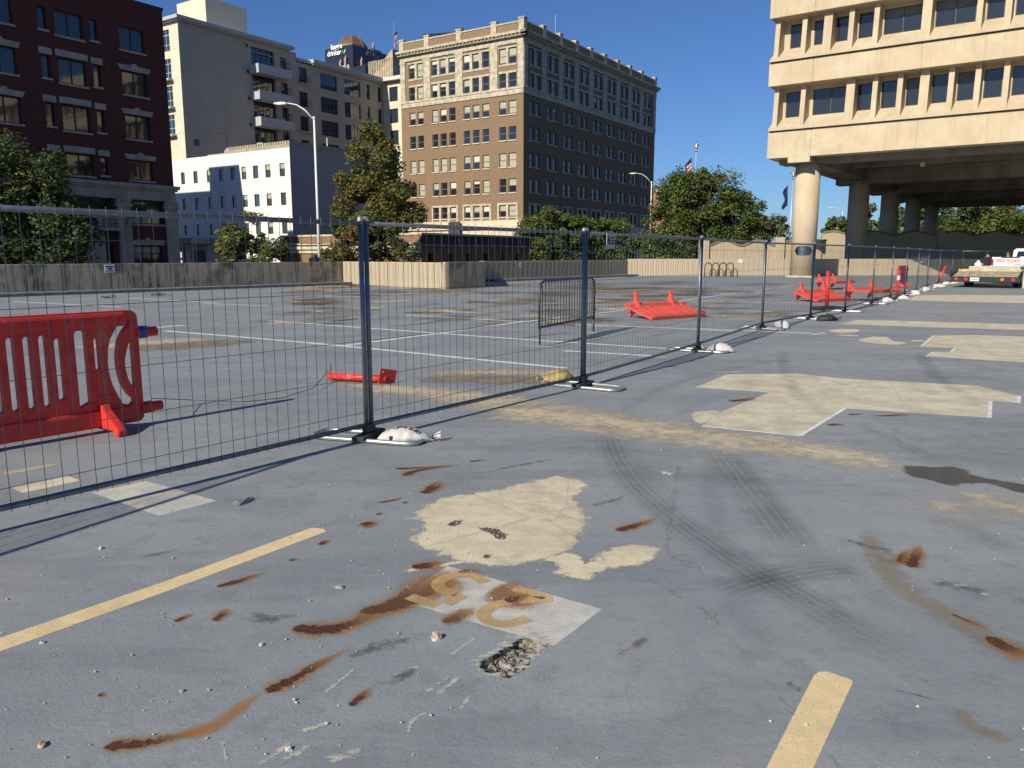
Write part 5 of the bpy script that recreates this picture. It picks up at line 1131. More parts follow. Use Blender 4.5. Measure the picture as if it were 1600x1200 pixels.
def tree(label, base, H, crown, n_clump, n_leaf, ls, lm, seed, trunk_r=.16, clump_r=.7, flat=1.0, fork=.35, shell=.55, drop=.75, group=None):
    """crown: list of (dx, dy, z, rx, ry, rz) lobes relative to the base"""
    rng = np.random.default_rng(seed); T = thing('tree', label, 'tree', base, 0, group)
    lobes = np.array(crown); vol = lobes[:, 3] * lobes[:, 4] * lobes[:, 5]; pr = vol / vol.sum(); C = []
    while len(C) < n_clump:
        l = lobes[rng.choice(len(lobes), p=pr)]; d = rng.normal(size=3); d /= np.linalg.norm(d); r = rng.uniform(shell, 1.0) ** .6 * rng.uniform(.82, 1.08)
        p = l[:3] + d * r * l[3:]; 
        if p[2] > .4: C.append(p)
    C = np.array(C); cr = clump_r * rng.uniform(.55, 1.35, n_clump)
    keep = rng.random(n_clump) < .93
    ci = rng.integers(0, n_clump, n_leaf); d = rng.normal(size=(n_leaf, 3)); d /= np.linalg.norm(d, axis=1)[:, None]
    P = C[ci] + d * (rng.random(n_leaf) ** .45 * cr[ci])[:, None] * np.array([1, 1, flat])
    P[:, 2] += -.1 * np.linalg.norm((P - C[ci])[:, :2], axis=1)
    a = rng.normal(size=(n_leaf, 3)) * np.array([1, 1, .55]); a /= np.linalg.norm(a, axis=1)[:, None]
    b = np.cross(a, d + rng.normal(size=(n_leaf, 3)) * .5 + np.array([0, 0, .6])); b /= np.maximum(np.linalg.norm(b, axis=1), 1e-6)[:, None]
    s = ls * rng.uniform(.6, 1.35, n_leaf); up = np.cross(a, b)
    q = np.stack([P - a * s[:, None], P + b * (s * .55)[:, None] + up * (s * .18)[:, None], P + a * s[:, None], P - b * (s * .55)[:, None] + up * (s * .18)[:, None]], 1).reshape(-1, 3)
    me = bpy.data.meshes.new('crown'); me.vertices.add(n_leaf * 4); me.vertices.foreach_set('co', q.ravel())
    me.loops.add(n_leaf * 4); me.loops.foreach_set('vertex_index', np.arange(n_leaf * 4)); me.polygons.add(n_leaf)
    me.polygons.foreach_set('loop_start', np.arange(0, n_leaf * 4, 4)); me.polygons.foreach_set('loop_total', np.full(n_leaf, 4))
    cv = rng.random(n_clump); rr = np.clip(cv[ci] * .6 + rng.random(n_leaf) * .5, 0, 1)
    at = me.attributes.new('r', 'FLOAT', 'POINT'); at.data.foreach_set('value', np.repeat(rr, 4).astype(np.float32)); me.update(); me.validate()
    cro = link('crown', me, lm, T); cro['kind'] = 'stuff'
    m = MB(); zt = H * fork; jit = lambda k: rng.uniform(-k, k)
    topz = max(l[2] for l in crown); top = Vector((jit(.2), jit(.2), topz))
    pts = [Vector((0, 0, -.1)), Vector((jit(.06), jit(.06), zt * .5)), Vector((jit(.1), jit(.1), zt))]
    for k in range(1, 4): pts.append(pts[2].lerp(top, k / 3) + Vector((jit(.2), jit(.2), 0)))
    m.tube(pts, [trunk_r * 1.25, trunk_r, trunk_r * .8, trunk_r * .55, trunk_r * .35, trunk_r * .12], 9); m.build('trunk', M_BARK, T, smooth=True)
    order = rng.permutation(n_clump)[:min(n_clump, 26)]
    for i in order:
        p = Vector(C[i]); f = rng.uniform(.15, .95); k = min(int(2 + f * 3), 4); st = pts[k - 1].lerp(pts[k], .5) if p.z > pts[k].z * .7 else pts[2].lerp(pts[1], rng.uniform(0, .3))
        mid = st.lerp(p, .5) + Vector((jit(.2), jit(.2), -.12 * (p - st).length + .15)); rr_ = trunk_r * rng.uniform(.22, .42)
        q_ = MB(); q_.tube([st, mid, p], [rr_, rr_ * .6, rr_ * .2], 6); q_.build('limb', M_BARK, T, smooth=True)
    return T
def tb(u, d, z=-1.25): p = AT(u, 399, d); return (p.x, d, z)
# px(d): metres per photo pixel at that depth
mp = lambda d: d / F_PX
tree('dark shaded leafy street tree in front of the red brick house', tb(45, 43), 9, [(-1.5, 0, 6.6, 2.9, 2.6, 2.3), (.8, .3, 6.0, 2.1, 2.1, 2.1), (2.0, 0, 4.3, 1.7, 1.8, 1.9), (-2.6, 0, 3.8, 2.6, 2.2, 2.3), (1.2, .2, 2.9, 1.7, 1.7, 1.5), (-3.2, 0, 7.4, 1.8, 1.8, 1.7)], 170, 34000, .115, L_DARK, 1, .2, .75)
tree('small yellow green sapling standing before the white block', tb(392, 49), 5, [(0, 0, 4.5, 1.2, 1.1, 1.1), (-.8, 0, 3.6, 1.5, 1.3, .9), (1.0, .1, 3.4, 1.4, 1.2, .8), (.1, 0, 2.9, 2.4, 1.6, .7), (-.2, 0, 5.2, .6, .55, .5)], 80, 8500, .10, L_LIGHT, 2, .07, .42, .7, .3, .3)
tree('tall olive and bronze tree beside the street lamp and first fence post', tb(583, 54), 12, [(.1, 0, 8.8, 1.7, 1.7, 2.9), (-.9, 0, 6.6, 2.0, 1.9, 2.0), (1.2, .1, 6.4, 2.1, 1.9, 2.1), (2.2, 0, 5.4, 1.3, 1.3, 1.2), (-.4, 0, 4.3, 2.6, 2.1, 1.5), (.9, 0, 3.2, 2.1, 1.9, 1.3), (-1.9, 0, 2.6, 1.7, 1.5, 1.1), (.2, 0, 11.2, .7, .7, 1.1)], 230, 40000, .11, L_OLIVE, 3, .15, .62, .85, .25, .3)
tree('low spreading green tree at the shaded corner of the office block', tb(862, 82), 8, [(-.4, 0, 6.6, 2.4, 2.3, 1.3), (-1.4, 0, 5.2, 2.4, 2.0, 1.3), (2.0, 0, 5.4, 2.6, 2.1, 1.4), (.4, 0, 3.8, 3.6, 2.4, 1.4), (-1.0, .3, 2.4, 2.6, 1.6, 1.2)], 140, 19000, .15, L_MID, 4, .17, .75, .6, .3, .3)
tree('broad low green tree between the office block and the second lamp post', tb(946, 84), 8, [(-1.9, 0, 5.9, 2.2, 2.2, 1.1), (1.2, 0, 5.6, 2.4, 2.0, 1.1), (-2.4, 0, 4.6, 2.4, 2.0, 1.2), (2.2, 0, 4.5, 2.5, 2.1, 1.1), (.3, 0, 3.5, 4.0, 2.4, 1.1), (3.6, 0, 4.0, 1.3, 1.3, .8), (0, 0, 2.3, 3.2, 1.8, .9)], 150, 19000, .15, L_MID, 5, .17, .7, .6, .3, .3)
tree('biggest bright green tree beside the tan scalloped wall', tb(1098, 80), 12, [(-.6, 0, 8.0, 3.6, 3.2, 3.2), (-2.6, 0, 8.8, 2.2, 2.0, 2.0), (1.6, 0, 9.2, 2.2, 2.0, 1.9), (2.9, 0, 6.6, 3.0, 2.6, 2.4), (-3.4, 0, 5.6, 2.8, 2.5, 2.6), (0, 0, 4.4, 4.4, 3.2, 2.3), (-3.6, 0, 2.8, 2.4, 2.2, 1.9), (-.9, 0, 2.4, 3.0, 2.4, 1.6)], 260, 50000, .145, L_MID, 6, .24, .95)
tree('grey green tree left of the front column, paler than the big one', tb(1185, 96), 10, [(-1.8, 0, 7.4, 1.9, 1.8, 1.8), (.4, 0, 6.2, 2.2, 2.0, 1.5), (1.9, 0, 6.6, 1.5, 1.4, 1.5), (1.4, 0, 4.7, 2.3, 2.0, 1.6), (-1.4, 0, 4.9, 2.3, 2.0, 1.6), (.4, 0, 3.0, 3.3, 2.4, 1.4)], 120, 17000, .16, L_GREY, 7, .18, .75)
def far_tree(label, u, d, wpx, vtop, seed, lm, n=9000):
    H = AT(u, vtop, d).z + 1.25; r = wpx / 2 * mp(d)
    tree(label, tb(u, d), H, [(0, 0, H - r * .55, r * .75, r * .7, r * .55), (-r * .45, 0, H * .6, r * .6, r * .6, H * .25), (r * .45, 0, H * .58, r * .6, r * .6, H * .24), (0, 0, H * .4, r * .9, r * .7, H * .24)], 80, n, .2 * max(1, d / 115), lm, seed, .2, r * .24)
far_tree('small green tree seen between the first and second columns', 1304, 105, 46, 340, 11, L_MID, 7000)
far_tree('green tree seen between the second and third columns', 1352, 104, 62, 322, 12, L_MID)
far_tree('green tree seen between the third and fourth columns', 1398, 112, 50, 312, 13, L_MID)
far_tree('tall green tree seen past the fourth column', 1455, 168, 66, 308, 14, L_MID)
far_tree('broad green tree framed below the soffit right of the columns', 1505, 165, 96, 312, 15, L_MID, 16000)
far_tree('green tree below the soffit at the right edge of the picture', 1578, 163, 100, 306, 16, L_MID, 16000)
far_tree('dark green tree below the soffit between the two broad trees', 1545, 180, 80, 304, 17, L_DARK)
# ------------------------------------------------------------------ street lamps and flagpoles
M_LAMP = mat('white_lamp_paint', (.70, .70, .67), .45, .05); M_POLE = mat('silver_pole', (.62, .63, .64), .4, .05, metal=.4)
def street_lamp(label, u, d, v_arm, u_head, v_head, r=.085):
    base = tb(u, d); T = thing('street_lamp', label, 'street lamp', base); zt = AT(u, v_arm, d).z - base[2]; hd = AT(u_head, v_head, d); hx, hz = hd.x - base[0], hd.z - base[2]
    q = MB(); q.tube([(0, 0, 0), (0, 0, zt)], [r * 1.25, r * .8], 12); q.build('pole', M_LAMP, T, smooth=True)
    q = MB(); q.lathe([(r * 2.4, 0), (r * 2.4, .1), (r * 1.5, .5)], 12); q.build('pole_base', M_LAMP, T)
    q = MB(); q.tube([(0, 0, zt - .12), (hx * .25, 0, zt + (hz - zt) * .55), (hx * .5, 0, zt + (hz - zt) * .92), (hx * .75, 0, hz + .02), (hx * .85, 0, hz)], [r * .7, r * .6, r * .55, r * .5, r * .5], 8); q.build('arm', M_LAMP, T, smooth=True)
    q = MB(); e = -.5 if hx < 0 else .5
    q.extr([(hx * .8, hz - .05), (hx * .8, hz + .07), (hx * .8 + e * .7, hz + .1), (hx * .8 + e * 1.5, hz + .04), (hx * .8 + e * 1.6, hz - .04), (hx * .8 + e * .9, hz - .1)], -.16, .16); q.build('lamp_head', M_LAMP, T, bevel=.02, fix=True)
    q = MB(); q.lathe([(.12, -.02), (.06, .12)], 8, (0, 0, zt)); q.build('pole_cap', M_LAMP, T)
street_lamp('tall white street lamp left of the olive tree, arm reaching left', 499, 52, 185, 437, 162)
street_lamp('white street lamp between the office block and big green tree', 1015, 100, 285, 987, 271)
street_lamp('faint far street lamp seen left of the second column', 1312, 170, 330, 1296, 324)
def flagpole(label, u, d, v, flag_v, w, h, stripes, lab2, eagle=True):
    base = tb(u, d); T = thing('flagpole', label, 'flagpole', base); z = AT(u, v, d).z - base[2]
    q = MB(); q.tube([(0, 0, 0), (0, 0, z)], [.11, .05], 10); q.build('pole', M_POLE, T, smooth=True)
    gd = mat('gilt', (.55, .40, .12), .35, .1, metal=.8)
    q = MB(); q.lathe([(.02, 0), (.13, .08), (.16, .18), (.1, .3), (.03, .34)], 12, (0, 0, z)); q.build('finial_ball', gd, T, smooth=True)
    q = MB(); q.lathe([(.05, .34), (.16, .55), (.13, .85), (.07, 1.0), (.09, 1.1), (.03, 1.2)], 8, (0, 0, z)); q.add([(0, .0, z + .5), (-.42, .05, z + .95), (-.12, 0, z + .9)], [(0, 1, 2)]); q.add([(0, .0, z + .5), (.42, .05, z + .95), (.12, 0, z + .9)], [(2, 1, 0)]); q.build('eagle', gd, T)
    p = AT(u, flag_v, d); F = thing('flag', lab2, 'flag', (p.x - .08, d - .05, p.z)); flag_mesh(F, w, h, .9, stripes)
flagpole('flagpole with gilt eagle rising behind the big green tree', 1082, 96, 238, 246, 1.9, 2.4, True, 'red and white striped flag hanging slack above the big green tree')
flagpole('flagpole standing just left of the front column', 1232.5, 104, 281, 289, 1.6, 2.6, False, 'slack dark blue flag left of the front column')
# ------------------------------------------------------------------ bits standing beyond the walls
M_CARW = mat('white_car_paint', (.78, .78, .76), .3, .02, spec=.6)
def parked_van(label, u, d, L, az, z=-1.25, h=2.45):
    p = AT(u, 399, d); T = thing('parked_van', label, 'van', (p.x, p.y, z), az_rot(az))
    q = MB(); q.extr([(0, .35), (L, .35), (L, h * .55), (L * .86, h * .62), (L * .74, h * .97), (L * .68, h), (.25, h), (.05, h * .95), (0, h * .5)], -.95, .95); q.build('body', M_CARW, T, bevel=.06, fix=True)
    q = MB(); q.box((L * .1, -.965, h * .6), (L * .4, -.952, h * .86)); q.box((L * .45, -.965, h * .6), (L * .7, -.952, h * .86)); q.build('side_window', M_DGLASS, T)
    for x in (L * .18, L * .8):
        for y in (-.96, .96):
            q = MB(); q.tube([(x, y - .1, .34), (x, y + .1, .34)], .34, 18); q.build('wheel', M_DARKF, T)
parked_van('white van roof showing over the streaked wall under the street lamp', 463, 54, 4.6, 92, h=2.28)
parked_van('white van top peeping over the far wall corner beyond the lamp post', 986, 88, 4.4, 60, h=2.45)
c = AT(497, 407, 53); S = thing('parking_symbol_sign', 'small dark sign with a white wheelchair symbol at the foot of the street lamp', 'sign', (c.x + .1, 51.7, -1.25))
q = MB(); q.tube([(0, .03, 0), (0, .03, 2.75)], .03, 6); q.build('sign_post', M_POLE, S)
q = MB(); q.box((-.22, -.01, 2.25), (.22, .01, 2.85)); q.build('sign_plate', mat('navy_sign', (.02, .03, .07), .5), S)
q = MB(); q.tube([(.11 * math.cos(a) - .02, -.02, 2.42 + .11 * math.sin(a)) for a in [i * .5 for i in range(-2, 9)]], .014, 5); q.tube([(-.05, -.02, 2.72), (-.04, -.02, 2.5), (.06, -.02, 2.48), (.1, -.02, 2.36)], .016, 5); q.lathe([(.02, 0), (.035, .03), (.02, .07)], 8, (-.05, -.02, 2.74)); q.build('wheelchair_symbol', M_SIGN, S)
c = G(285, 462); c = AT(284, 405, 55); S = thing('white_bollard', 'thin white marker post just over the streaked wall below the white block', 'post', (c.x, 55, -1.25)); q = MB(); q.tube([(0, 0, 0), (0, 0, 3.05)], .07, 8); q.build('shaft', M_SIGN, S); q = MB(); q.tube([(0, 0, 2.5), (0, 0, 2.65)], .075, 8); q.build('band', M_DARKF, S)
# ------------------------------------------------------------------ temporary fence
def galv(name, col, rough):
    t = NT(name); n = t.noise(18, 4, .6); t.set(col=t.mix(t.ramp(n, .35, .65), tuple(c * .8 for c in col), col), rough=rough, metal=.75, spec=.5); return t.m
M_GALV = galv('galvanised_tube', (.20, .22, .25), .45); M_WIRE = galv('galvanised_wire', (.16, .175, .20), .5); M_FOOT = galv('bright_galvanised_foot', (.46, .47, .47), .42); M_BLK = mat('black_channel', (.03, .032, .036), .6)
POSTS = [(577, 686, 345), (911, 605, 366), (1090, 549, 371), (1190, 514, 370), (1266, 499, 381), (1320, 487, 384), (1362, 475, 381), (1391, 467, 386), (1413, 461, 387), (1432, 455, 388), (1448, 449.5, 388.5), (1466, 445, 390), (1486, 441, 391)]
pos = [G(u, v) for u, v, t in POSTS]
hts = [1.86] * len(pos)
d0 = Vector((math.sin(R(36.8)), math.cos(R(36.8)), 0))
pos = [pos[0] - d0 * 3.66 - Vector((math.sin(R(27.7)), math.cos(R(27.7)), 0)) * 3.6, pos[0] - d0 * 3.66] + pos
# the run turns away along the far side behind the truck
pos += [pos[-1] + Vector((math.sin(R(38)), math.cos(R(38)), 0)) * 3.2, pos[-1] + Vector((math.sin(R(38)), math.cos(R(38)), 0)) * 3.2 + Vector((3.6, .3, 0)), pos[-1] + Vector((math.sin(R(38)), math.cos(R(38)), 0)) * 3.2 + Vector((7.2, .5, 0))]
WIRES_Z = (.25, .55, .86, 1.27, 1.66)
def fence_panel(i, a, b, label):
    d = b - a; L = d.length; az = math.atan2(d.y, d.x); H = 1.86
    T = thing('temporary_fence', label, 'fence', a, az, 'temporary fence panels in a row')
    near = a.y < 14; n = 10 if near else 6; e = .029
    q = MB(); q.tube([(e, 0, .03), (e, 0, H)], .021, n); q.build('post', M_GALV, T, smooth=True)
    q = MB(); q.tube([(L - e, 0, .03), (L - e, 0, H)], .021, n); q.build('post', M_GALV, T, smooth=True)
    q = MB(); q.tube([(e + .02, 0, H - .03), (L - e - .02, 0, H - .03)], .019, n); q.build('top_rail', M_GALV, T, smooth=True)
    q = MB(); q.tube([(e + .02, 0, .13), (L - e - .02, 0, .13)], .019, n); q.build('bottom_rail', M_GALV, T, smooth=True)
    q = MB(); sp = .098; k = int((L - .14) / sp); x0 = (L - (k - 1) * sp) / 2
    wn = 5 if near else 3; wr = .0022 if near else .0026
    for j in range(k): q.tube([(x0 + j * sp, -.021, .10), (x0 + j * sp, -.021, H + .004)], wr, wn, cap=False)
    for z in WIRES_Z: q.tube([(.05, -.0255, z), (L * .5, -.0255 - random.uniform(-.004, .004), z + random.uniform(-.006, .006)), (L - .05, -.0255, z)], wr, wn, cap=False)
    o = q.build('wire_mesh', M_WIRE, T); o['kind'] = 'stuff'
    for xx in (e, L - e):
        c = MB(); c.lathe([(.026, -.01), (.026, .018), (.012, .03)], 8, (xx, 0, H)); c.build('post_cap', M_FOOT, T)
labels = ['nearest fence panel off the left edge, only its shadow in view', 'fence panel in front of the upright red barrier', 'fence panel right of the first double post, above the fallen red post',
          'fence panel carrying the small grey sign', 'fence panel in front of the sunlit scalloped wall', 'fence panel left of the front concrete column', 'fence panel just right of the front concrete column, before the red barriers']
nth = ['eighth', 'ninth', 'tenth', 'eleventh', 'twelfth', 'thirteenth', 'fourteenth', 'fifteenth', 'sixteenth', 'seventeenth']
for i in range(len(pos) - 1):
    fence_panel(i, pos[i], pos[i + 1], labels[i] if i < len(labels) else f'{nth[i - 7]} fence panel counting away from the camera along the row')
def fence_foot(p, az, label):
    T = thing('fence_stand', label, 'fence foot', (p.x, p.y, 0), az, 'fence feet under the posts')     # local x across the fence
    r = .021; w, l = .14, .50; pts = []
    for cx, cy, a0 in ((l - w, w - w, 0),): pass
    loop = []
    for sx, sy, a in ((1, 1, 0), (-1, 1, 90), (-1, -1, 180), (1, -1, 270)):
        for k in range(5):
            t = R(a + k * 22.5); loop.append((sx * (l - .12) + .12 * math.cos(t), sy * (w - .0) * .45 + .09 * math.sin(t), r + .002))
    q = MB(); q.tube(loop, r, 8, close=True); q.build('loop_tube', M_FOOT, T, smooth=True)
    q = MB(); q.box((-.055, -.20, .026), (.055, .20, .062)); q.box((-.03, -.07, .062), (.03, .07, .14)); q.build('clamp_bar', M_BLK, T, bevel=.006)
fl = ['galvanised fence foot under the first double post, beside the printed sandbag', 'galvanised fence foot under the second post, right of the yellow bag', 'galvanised fence foot under the third post, beside a white sandbag', 'galvanised fence foot under the fourth post, beside a knotted white sandbag']
for i, p in enumerate(pos[1:-2]):
    a = pos[i + 2] - pos[i + 1]; az = math.atan2(a.y, a.x) - math.pi / 2 + (.35 if i == 1 else 0)
    fence_foot(p, az, 'galvanised fence foot at the left edge under the off frame post' if i == 0 else fl[i - 1] if i < 5 else f'galvanised fence foot of post {["five","six","seven","eight","nine","ten","eleven","twelve","thirteen","fourteen"][i-5]} counting away along the row')
# sign hung on the fence
a, b = pos[3], pos[4]; d = (b - a).normalized(); azd = math.degrees(math.atan2(d.x, d.y)); s = ONP(a, azd, 949, 380)[0]; p = a + d * s
S = thing('fence_sign', 'small grey sign with a round emblem wired to the fence top rail', 'sign', (p.x, p.y, 1.75), math.atan2(d.y, d.x))
gs = mat('grey_sign', (.40, .41, .45), .5, .05)
q = MB(); q.box((-.115, -.046, -.10), (.115, -.040, .09)); q.build('sign_plate', gs, S)
q = MB(); q.tube([(-.07 + .034 * math.cos(t), -.049, .0 + .05 * math.sin(t)) for t in [k * .4 for k in range(16)]], .006, 5, close=True); q.tube([(-.07, -.049, .025), (-.076, -.049, 0), (-.068, -.049, -.02)], .009, 5); q.build('round_emblem', M_INK, S)
for z, w in ((.035, .085), (.0, .085), (-.035, .11)):
    for k in range(5): q = MB(); q.box((.095 - w + k * w / 5, -.0495, z - .011), (.095 - w + (k + .72) * w / 5, -.0465, z + .011)); q.build('sign_character', M_INK, S)

# ------------------------------------------------------------------ red plastic pedestrian barriers
def plastic(name, c1, c2, rough=.38):
    t = NT(name); n = t.noise(2.5, 5, .65); g = t.noise(14, 6, .75)
    col = t.mix(t.ramp(n, .3, .7), c1, c2); col = t.mix(t.math('MULTIPLY', t.ramp(g, .5, .64), .42), col, tuple(c * .5 for c in c1)); col = t.mix(t.math('MULTIPLY', t.ramp(t.noise(5, 7, .8, t.mapv((1, 1, .4))), .55, .7), .3), col, (.42, .30, .24))
    t.set(col=col, rough=t.ramp(g, .3, .7, rough, rough + .25), spec=.45); t.bump(t.noise(60, 3, .6), .08, .004); return t.m
M_RED = plastic('red_barrier_plastic', (.60, .030, .022), (.66, .045, .030)); M_RED2 = plastic('sun_faded_red_plastic', (.70, .085, .05), (.64, .065, .042), .5)
def rslot(x0, x1, z0, z1, r=None, sk=0.0):
    r = r or (x1 - x0) / 2 * .98; o = []
    for cx, cz, a in ((x1 - r, z1 - r, 0), (x0 + r, z1 - r, 90), (x0 + r, z0 + r, 180), (x1 - r, z0 + r, 270)):
        for k in range(5): t = R(a + k * 22.5); o.append((cx + r * math.cos(t), cz + r * math.sin(t)))
    return o[::-1]
def barrier_parts(T, m, lugs=True):
    """2.0 m x 1.0 m panel standing on two fin feet; x along the panel, z up"""
    L, H, t = 2.0, 1.08, .035
    outer = []
    for cx, cz, a, r in ((L - .075, H - .075, 0, .075), (.075, H - .075, 90, .075), (.06, .11, 180, .06), (L - .06, .11, 270, .06)):
        for k in range(6): s = R(a + k * 18); outer.append((cx + r * math.cos(s), cz + r * math.sin(s)))
    holes = []
    for x in (.70, .82, .94, 1.065, 1.18, 1.30): holes.append(rslot(L - x - .031, L - x + .031, .30 if .75 < x < 1.25 else .34, .91 if .75 < x < 1.25 else .875))
    for mir in (0, 1):
        f = (lambda x: L - x) if not mir else (lambda x: x)
        big = [(.465, .29), (.565, .245), (.565, .90), (.545, .925), (.48, .925), (.465, .90)]
        sl = [(.355, .55), (.405, .55), (.405, .83), (.395, .85), (.365, .85), (.355, .83)]
        cres = [(.07, .985), (.09, .94), (.14, .88), (.18, .80), (.20, .70), (.205, .60), (.195, .50), (.175, .41), (.13, .32), (.08, .265), (.085, .235), (.11, .212), (.19, .235), (.235, .33), (.27, .42), (.29, .52), (.295, .63), (.285, .74), (.26, .83), (.20, .93), (.12, .985), (.085, .995)]
        lens = [(.06, .83), (.085, .80), (.115, .73), (.14, .64), (.142, .56), (.125, .46), (.09, .38), (.07, .37), (.058, .40), (.055, .78)]
        for h in (big, cres, lens, sl):
            hh = [(f(x), z) for x, z in h]
            if area(hh) > 0: hh = hh[::-1]
            holes.append(hh)
    q = MB(); q.holed(outer, holes, -t, t); o = q.build('panel', m, T, fix=True)
    q = MB(); q.box((.10, -.055, H - .14), (L - .10, .055, H - .008)); q.build('top_rail', m, T, bevel=.035)
    q = MB(); q.box((.10, -.06, .06), (L - .10, .06, .21)); q.build('bottom_rail', m, T, bevel=.03)
    for x in (.36, L - .36):
        q = MB(); q.extx([(-.34, 0), (-.28, 0), (-.24, .04), (.24, .04), (.28, 0), (.34, 0), (.34, .05), (.28, .10), (.11, .20), (.07, .26), (-.07, .26), (-.11, .20), (-.28, .10), (-.34, .05)], x - .045, x + .045); q.build('foot', m, T, bevel=.02, fix=True)
        q = MB(); q.box((x - .055, -.05, .25), (x + .055, .05, .34)); q.build('foot_socket', m, T, bevel=.015)
    if lugs:
        for z, col in ((.87, True), (.165, False)):
            q = MB(); q.tube([(L - .02, 0, z), (L + .10, 0, z)], .055, 14); q.tube([(L + .10, 0, z), (L + .19, 0, z)], .045, 14); q.build('connector_lug', m, T, bevel=.004)
            if col: q = MB(); q.tube([(L + .012, 0, z), (L + .075, 0, z)], .058, 14); q.build('blue_band', mat('blue_tape', (.03, .08, .30), .5), T)
    q = MB(); q.tube([(L - .38, -.02, .32), (L - .38, -.02, .56)], .02, 8); q.tube([(L - .38, -.02, .56), (L - .38, -.02, .575)], .03, 8); q.build('lock_pin', m, T)
e1 = G(224, 664); aB = G(0, 703); dB = (e1 - aB).normalized(); azB = math.atan2(dB.y, dB.x)
T = thing('red_barrier', 'upright red plastic barrier with slots at the left edge behind the fence', 'barrier', (e1.x - dB.x * 2.0, e1.y - dB.y * 2.0, 0), azB); barrier_parts(T, M_RED)
T2 = thing('red_barrier', 'end of a second red barrier joined at the far left edge', 'barrier', (e1.x - dB.x * 4.12, e1.y - dB.y * 4.12, 0), azB); barrier_parts(T2, M_RED)
def lying(label, p, az, m, theta=106, z=.34):
    T = thing('red_barrier', label, 'barrier', (p[0], p[1], z), rot=(R(theta), 0, az)); barrier_parts(T, m); return T
p = G(972, 497); lying('toppled red barrier lying flat behind the fence, two fins upright', (p.x, p.y + .1), R(36), M_RED2)
p = G(1240, 471); lying('toppled red barrier lying behind the short red post, two fins upright', (p.x, p.y + .3), R(34), M_RED2)
p = G(1316, 470); lying('toppled red barrier at the right of the fallen pair, seen edge on', (p.x, p.y + .2), R(33), M_RED2, 92, .38)
p = G(1270, 452); lying('farthest toppled red barrier, two thin fins upright', (p.x, p.y), R(40), M_RED2, 92, .38)
p = G(1401, 450); T = thing('red_barrier', 'dark red barrier still standing end on among the far fence posts', 'barrier', (p.x, p.y, 0), R(52)); barrier_parts(T, M_RED)
# ------------------------------------------------------------------ red delineator posts
def rubber_base(T, w=.42): q = MB(); q.prism([(-w, -.2), (w, -.2), (w, .2), (-w, .2)], .004, .10); q.build('rubber_base', mat('black_rubber', (.022, .022, .024), .75, .2, 6), T, bevel=.04)
p = G(1291, 484); T = thing('red_post', 'short upright red post on a black rubber base behind the fence', 'post', p, .5); rubber_base(T)
q = MB(); q.tube([(0, 0, .1), (0, .02, 1.12)], .055, 12); q.build('tube', M_RED, T, smooth=True)
p = G(1402, 462); T = thing('red_post', 'thin red post in front of the end on red barrier', 'post', p, 0); q = MB(); q.tube([(0, 0, 0), (0, 0, 1.0)], .06, 12); q.build('tube', M_RED, T, smooth=True); q = MB(); q.tube([(0, 0, .62), (0, 0, .78)], .063, 12); q.build('white_band', M_SIGN, T)
p = G(1464, 446); T = thing('red_post', 'leaning dark red post by the farthest sandbags', 'post', p, 0); q = MB(); q.tube([(0, 0, .03), (.42, .1, 1.0)], .05, 12); q.build('tube', M_RED, T, smooth=True)
pa, pb = G(514, 594), G(604, 600); d = pb - pa; T = thing('red_post', 'fallen red post lying on grit with its bolt plate upturned', 'post', pa, math.atan2(d.y, d.x)); L = d.length
q = MB(); q.tube([(0, 0, .055), (L, 0, .06)], .045, 16); q.build('tube', M_RED, T, smooth=True)
q = MB(); q.tube([(.03, 0, .09), (.02, .02, .2)], .006, 5); q.build('wire_stub', M_BLK, T)
q = MB(); q.holed([(-.13, 0), (.13, .0), (.15, .17), (-.11, .19)], [rslot(-.08, -.05, .13, .16)], 0, .012); o = q.build('base_plate', M_RED, T, fix=True); o.location = (L, 0, .003); o.rotation_euler = (0, R(8), R(70))
# black cable from the red barrier to the fallen post
pts = [Vector((e1.x + dB.x * .1, e1.y + dB.y * .1, .24)), G(300, 625, .06), G(380, 628, .04), G(440, 622, .03), G(490, 606, .05), pa + Vector((0, 0, .12))]
q = MB(); q.tube([p for p, _ in [(Vector(x), 0) for x in pts]], .004, 6); tag(q.build('cable', M_BLK), 'thin black cable slung from the red barrier to the fallen red post', 'cable')
# ------------------------------------------------------------------ steel crowd-control barricade
pa, pb = G(842.6, 541.5), G(927.6, 520); d = pb - pa; L = d.length
T = thing('steel_barricade', 'grey steel crowd barricade with vertical bars behind the second fence post', 'barricade', pa, math.atan2(d.y, d.x))
M_STEEL = galv('dull_dark_steel', (.085, .09, .10), .5)
def fr(z0, z1, r): return [(0, 0, z0), (0, 0, z1 - r), (r * .3, 0, z1 - r * .3), (r, 0, z1), (L - r, 0, z1), (L - r * .3, 0, z1 - r * .3), (L, 0, z1 - r), (L, 0, z0)]
q = MB(); q.tube(fr(.3, 1.13, .18), .021, 10); q.tube([(0, 0, .33), (L, 0, .33)], .021, 10); q.build('frame', M_STEEL, T, smooth=True)
for k in range(19):
    x = .12 + k * (L - .24) / 18; q = MB(); q.tube([(x, 0, .33), (x, 0, 1.12 - (.06 if k in (0, 18) else 0))], .011, 6); q.build('bar', M_STEEL, T)
for x in (.02, L - .02):
    q = MB(); q.tube([(x, 0, .33), (x, 0, .03)], .018, 8); q.build('leg', M_STEEL, T, smooth=True)
    q = MB(); q.box((x - .02, -.32, .004), (x + .02, .32, .012)); q.build('foot_plate', M_FOOT, T)
for z in (.8, .45): q = MB(); q.box((L + .015, -.02, z), (L + .05, .02, z + .06)); q.build('hook', M_STEEL, T)
q = MB(); cp = [(-.02, -.02, .38 - k * .035) for k in range(11)]
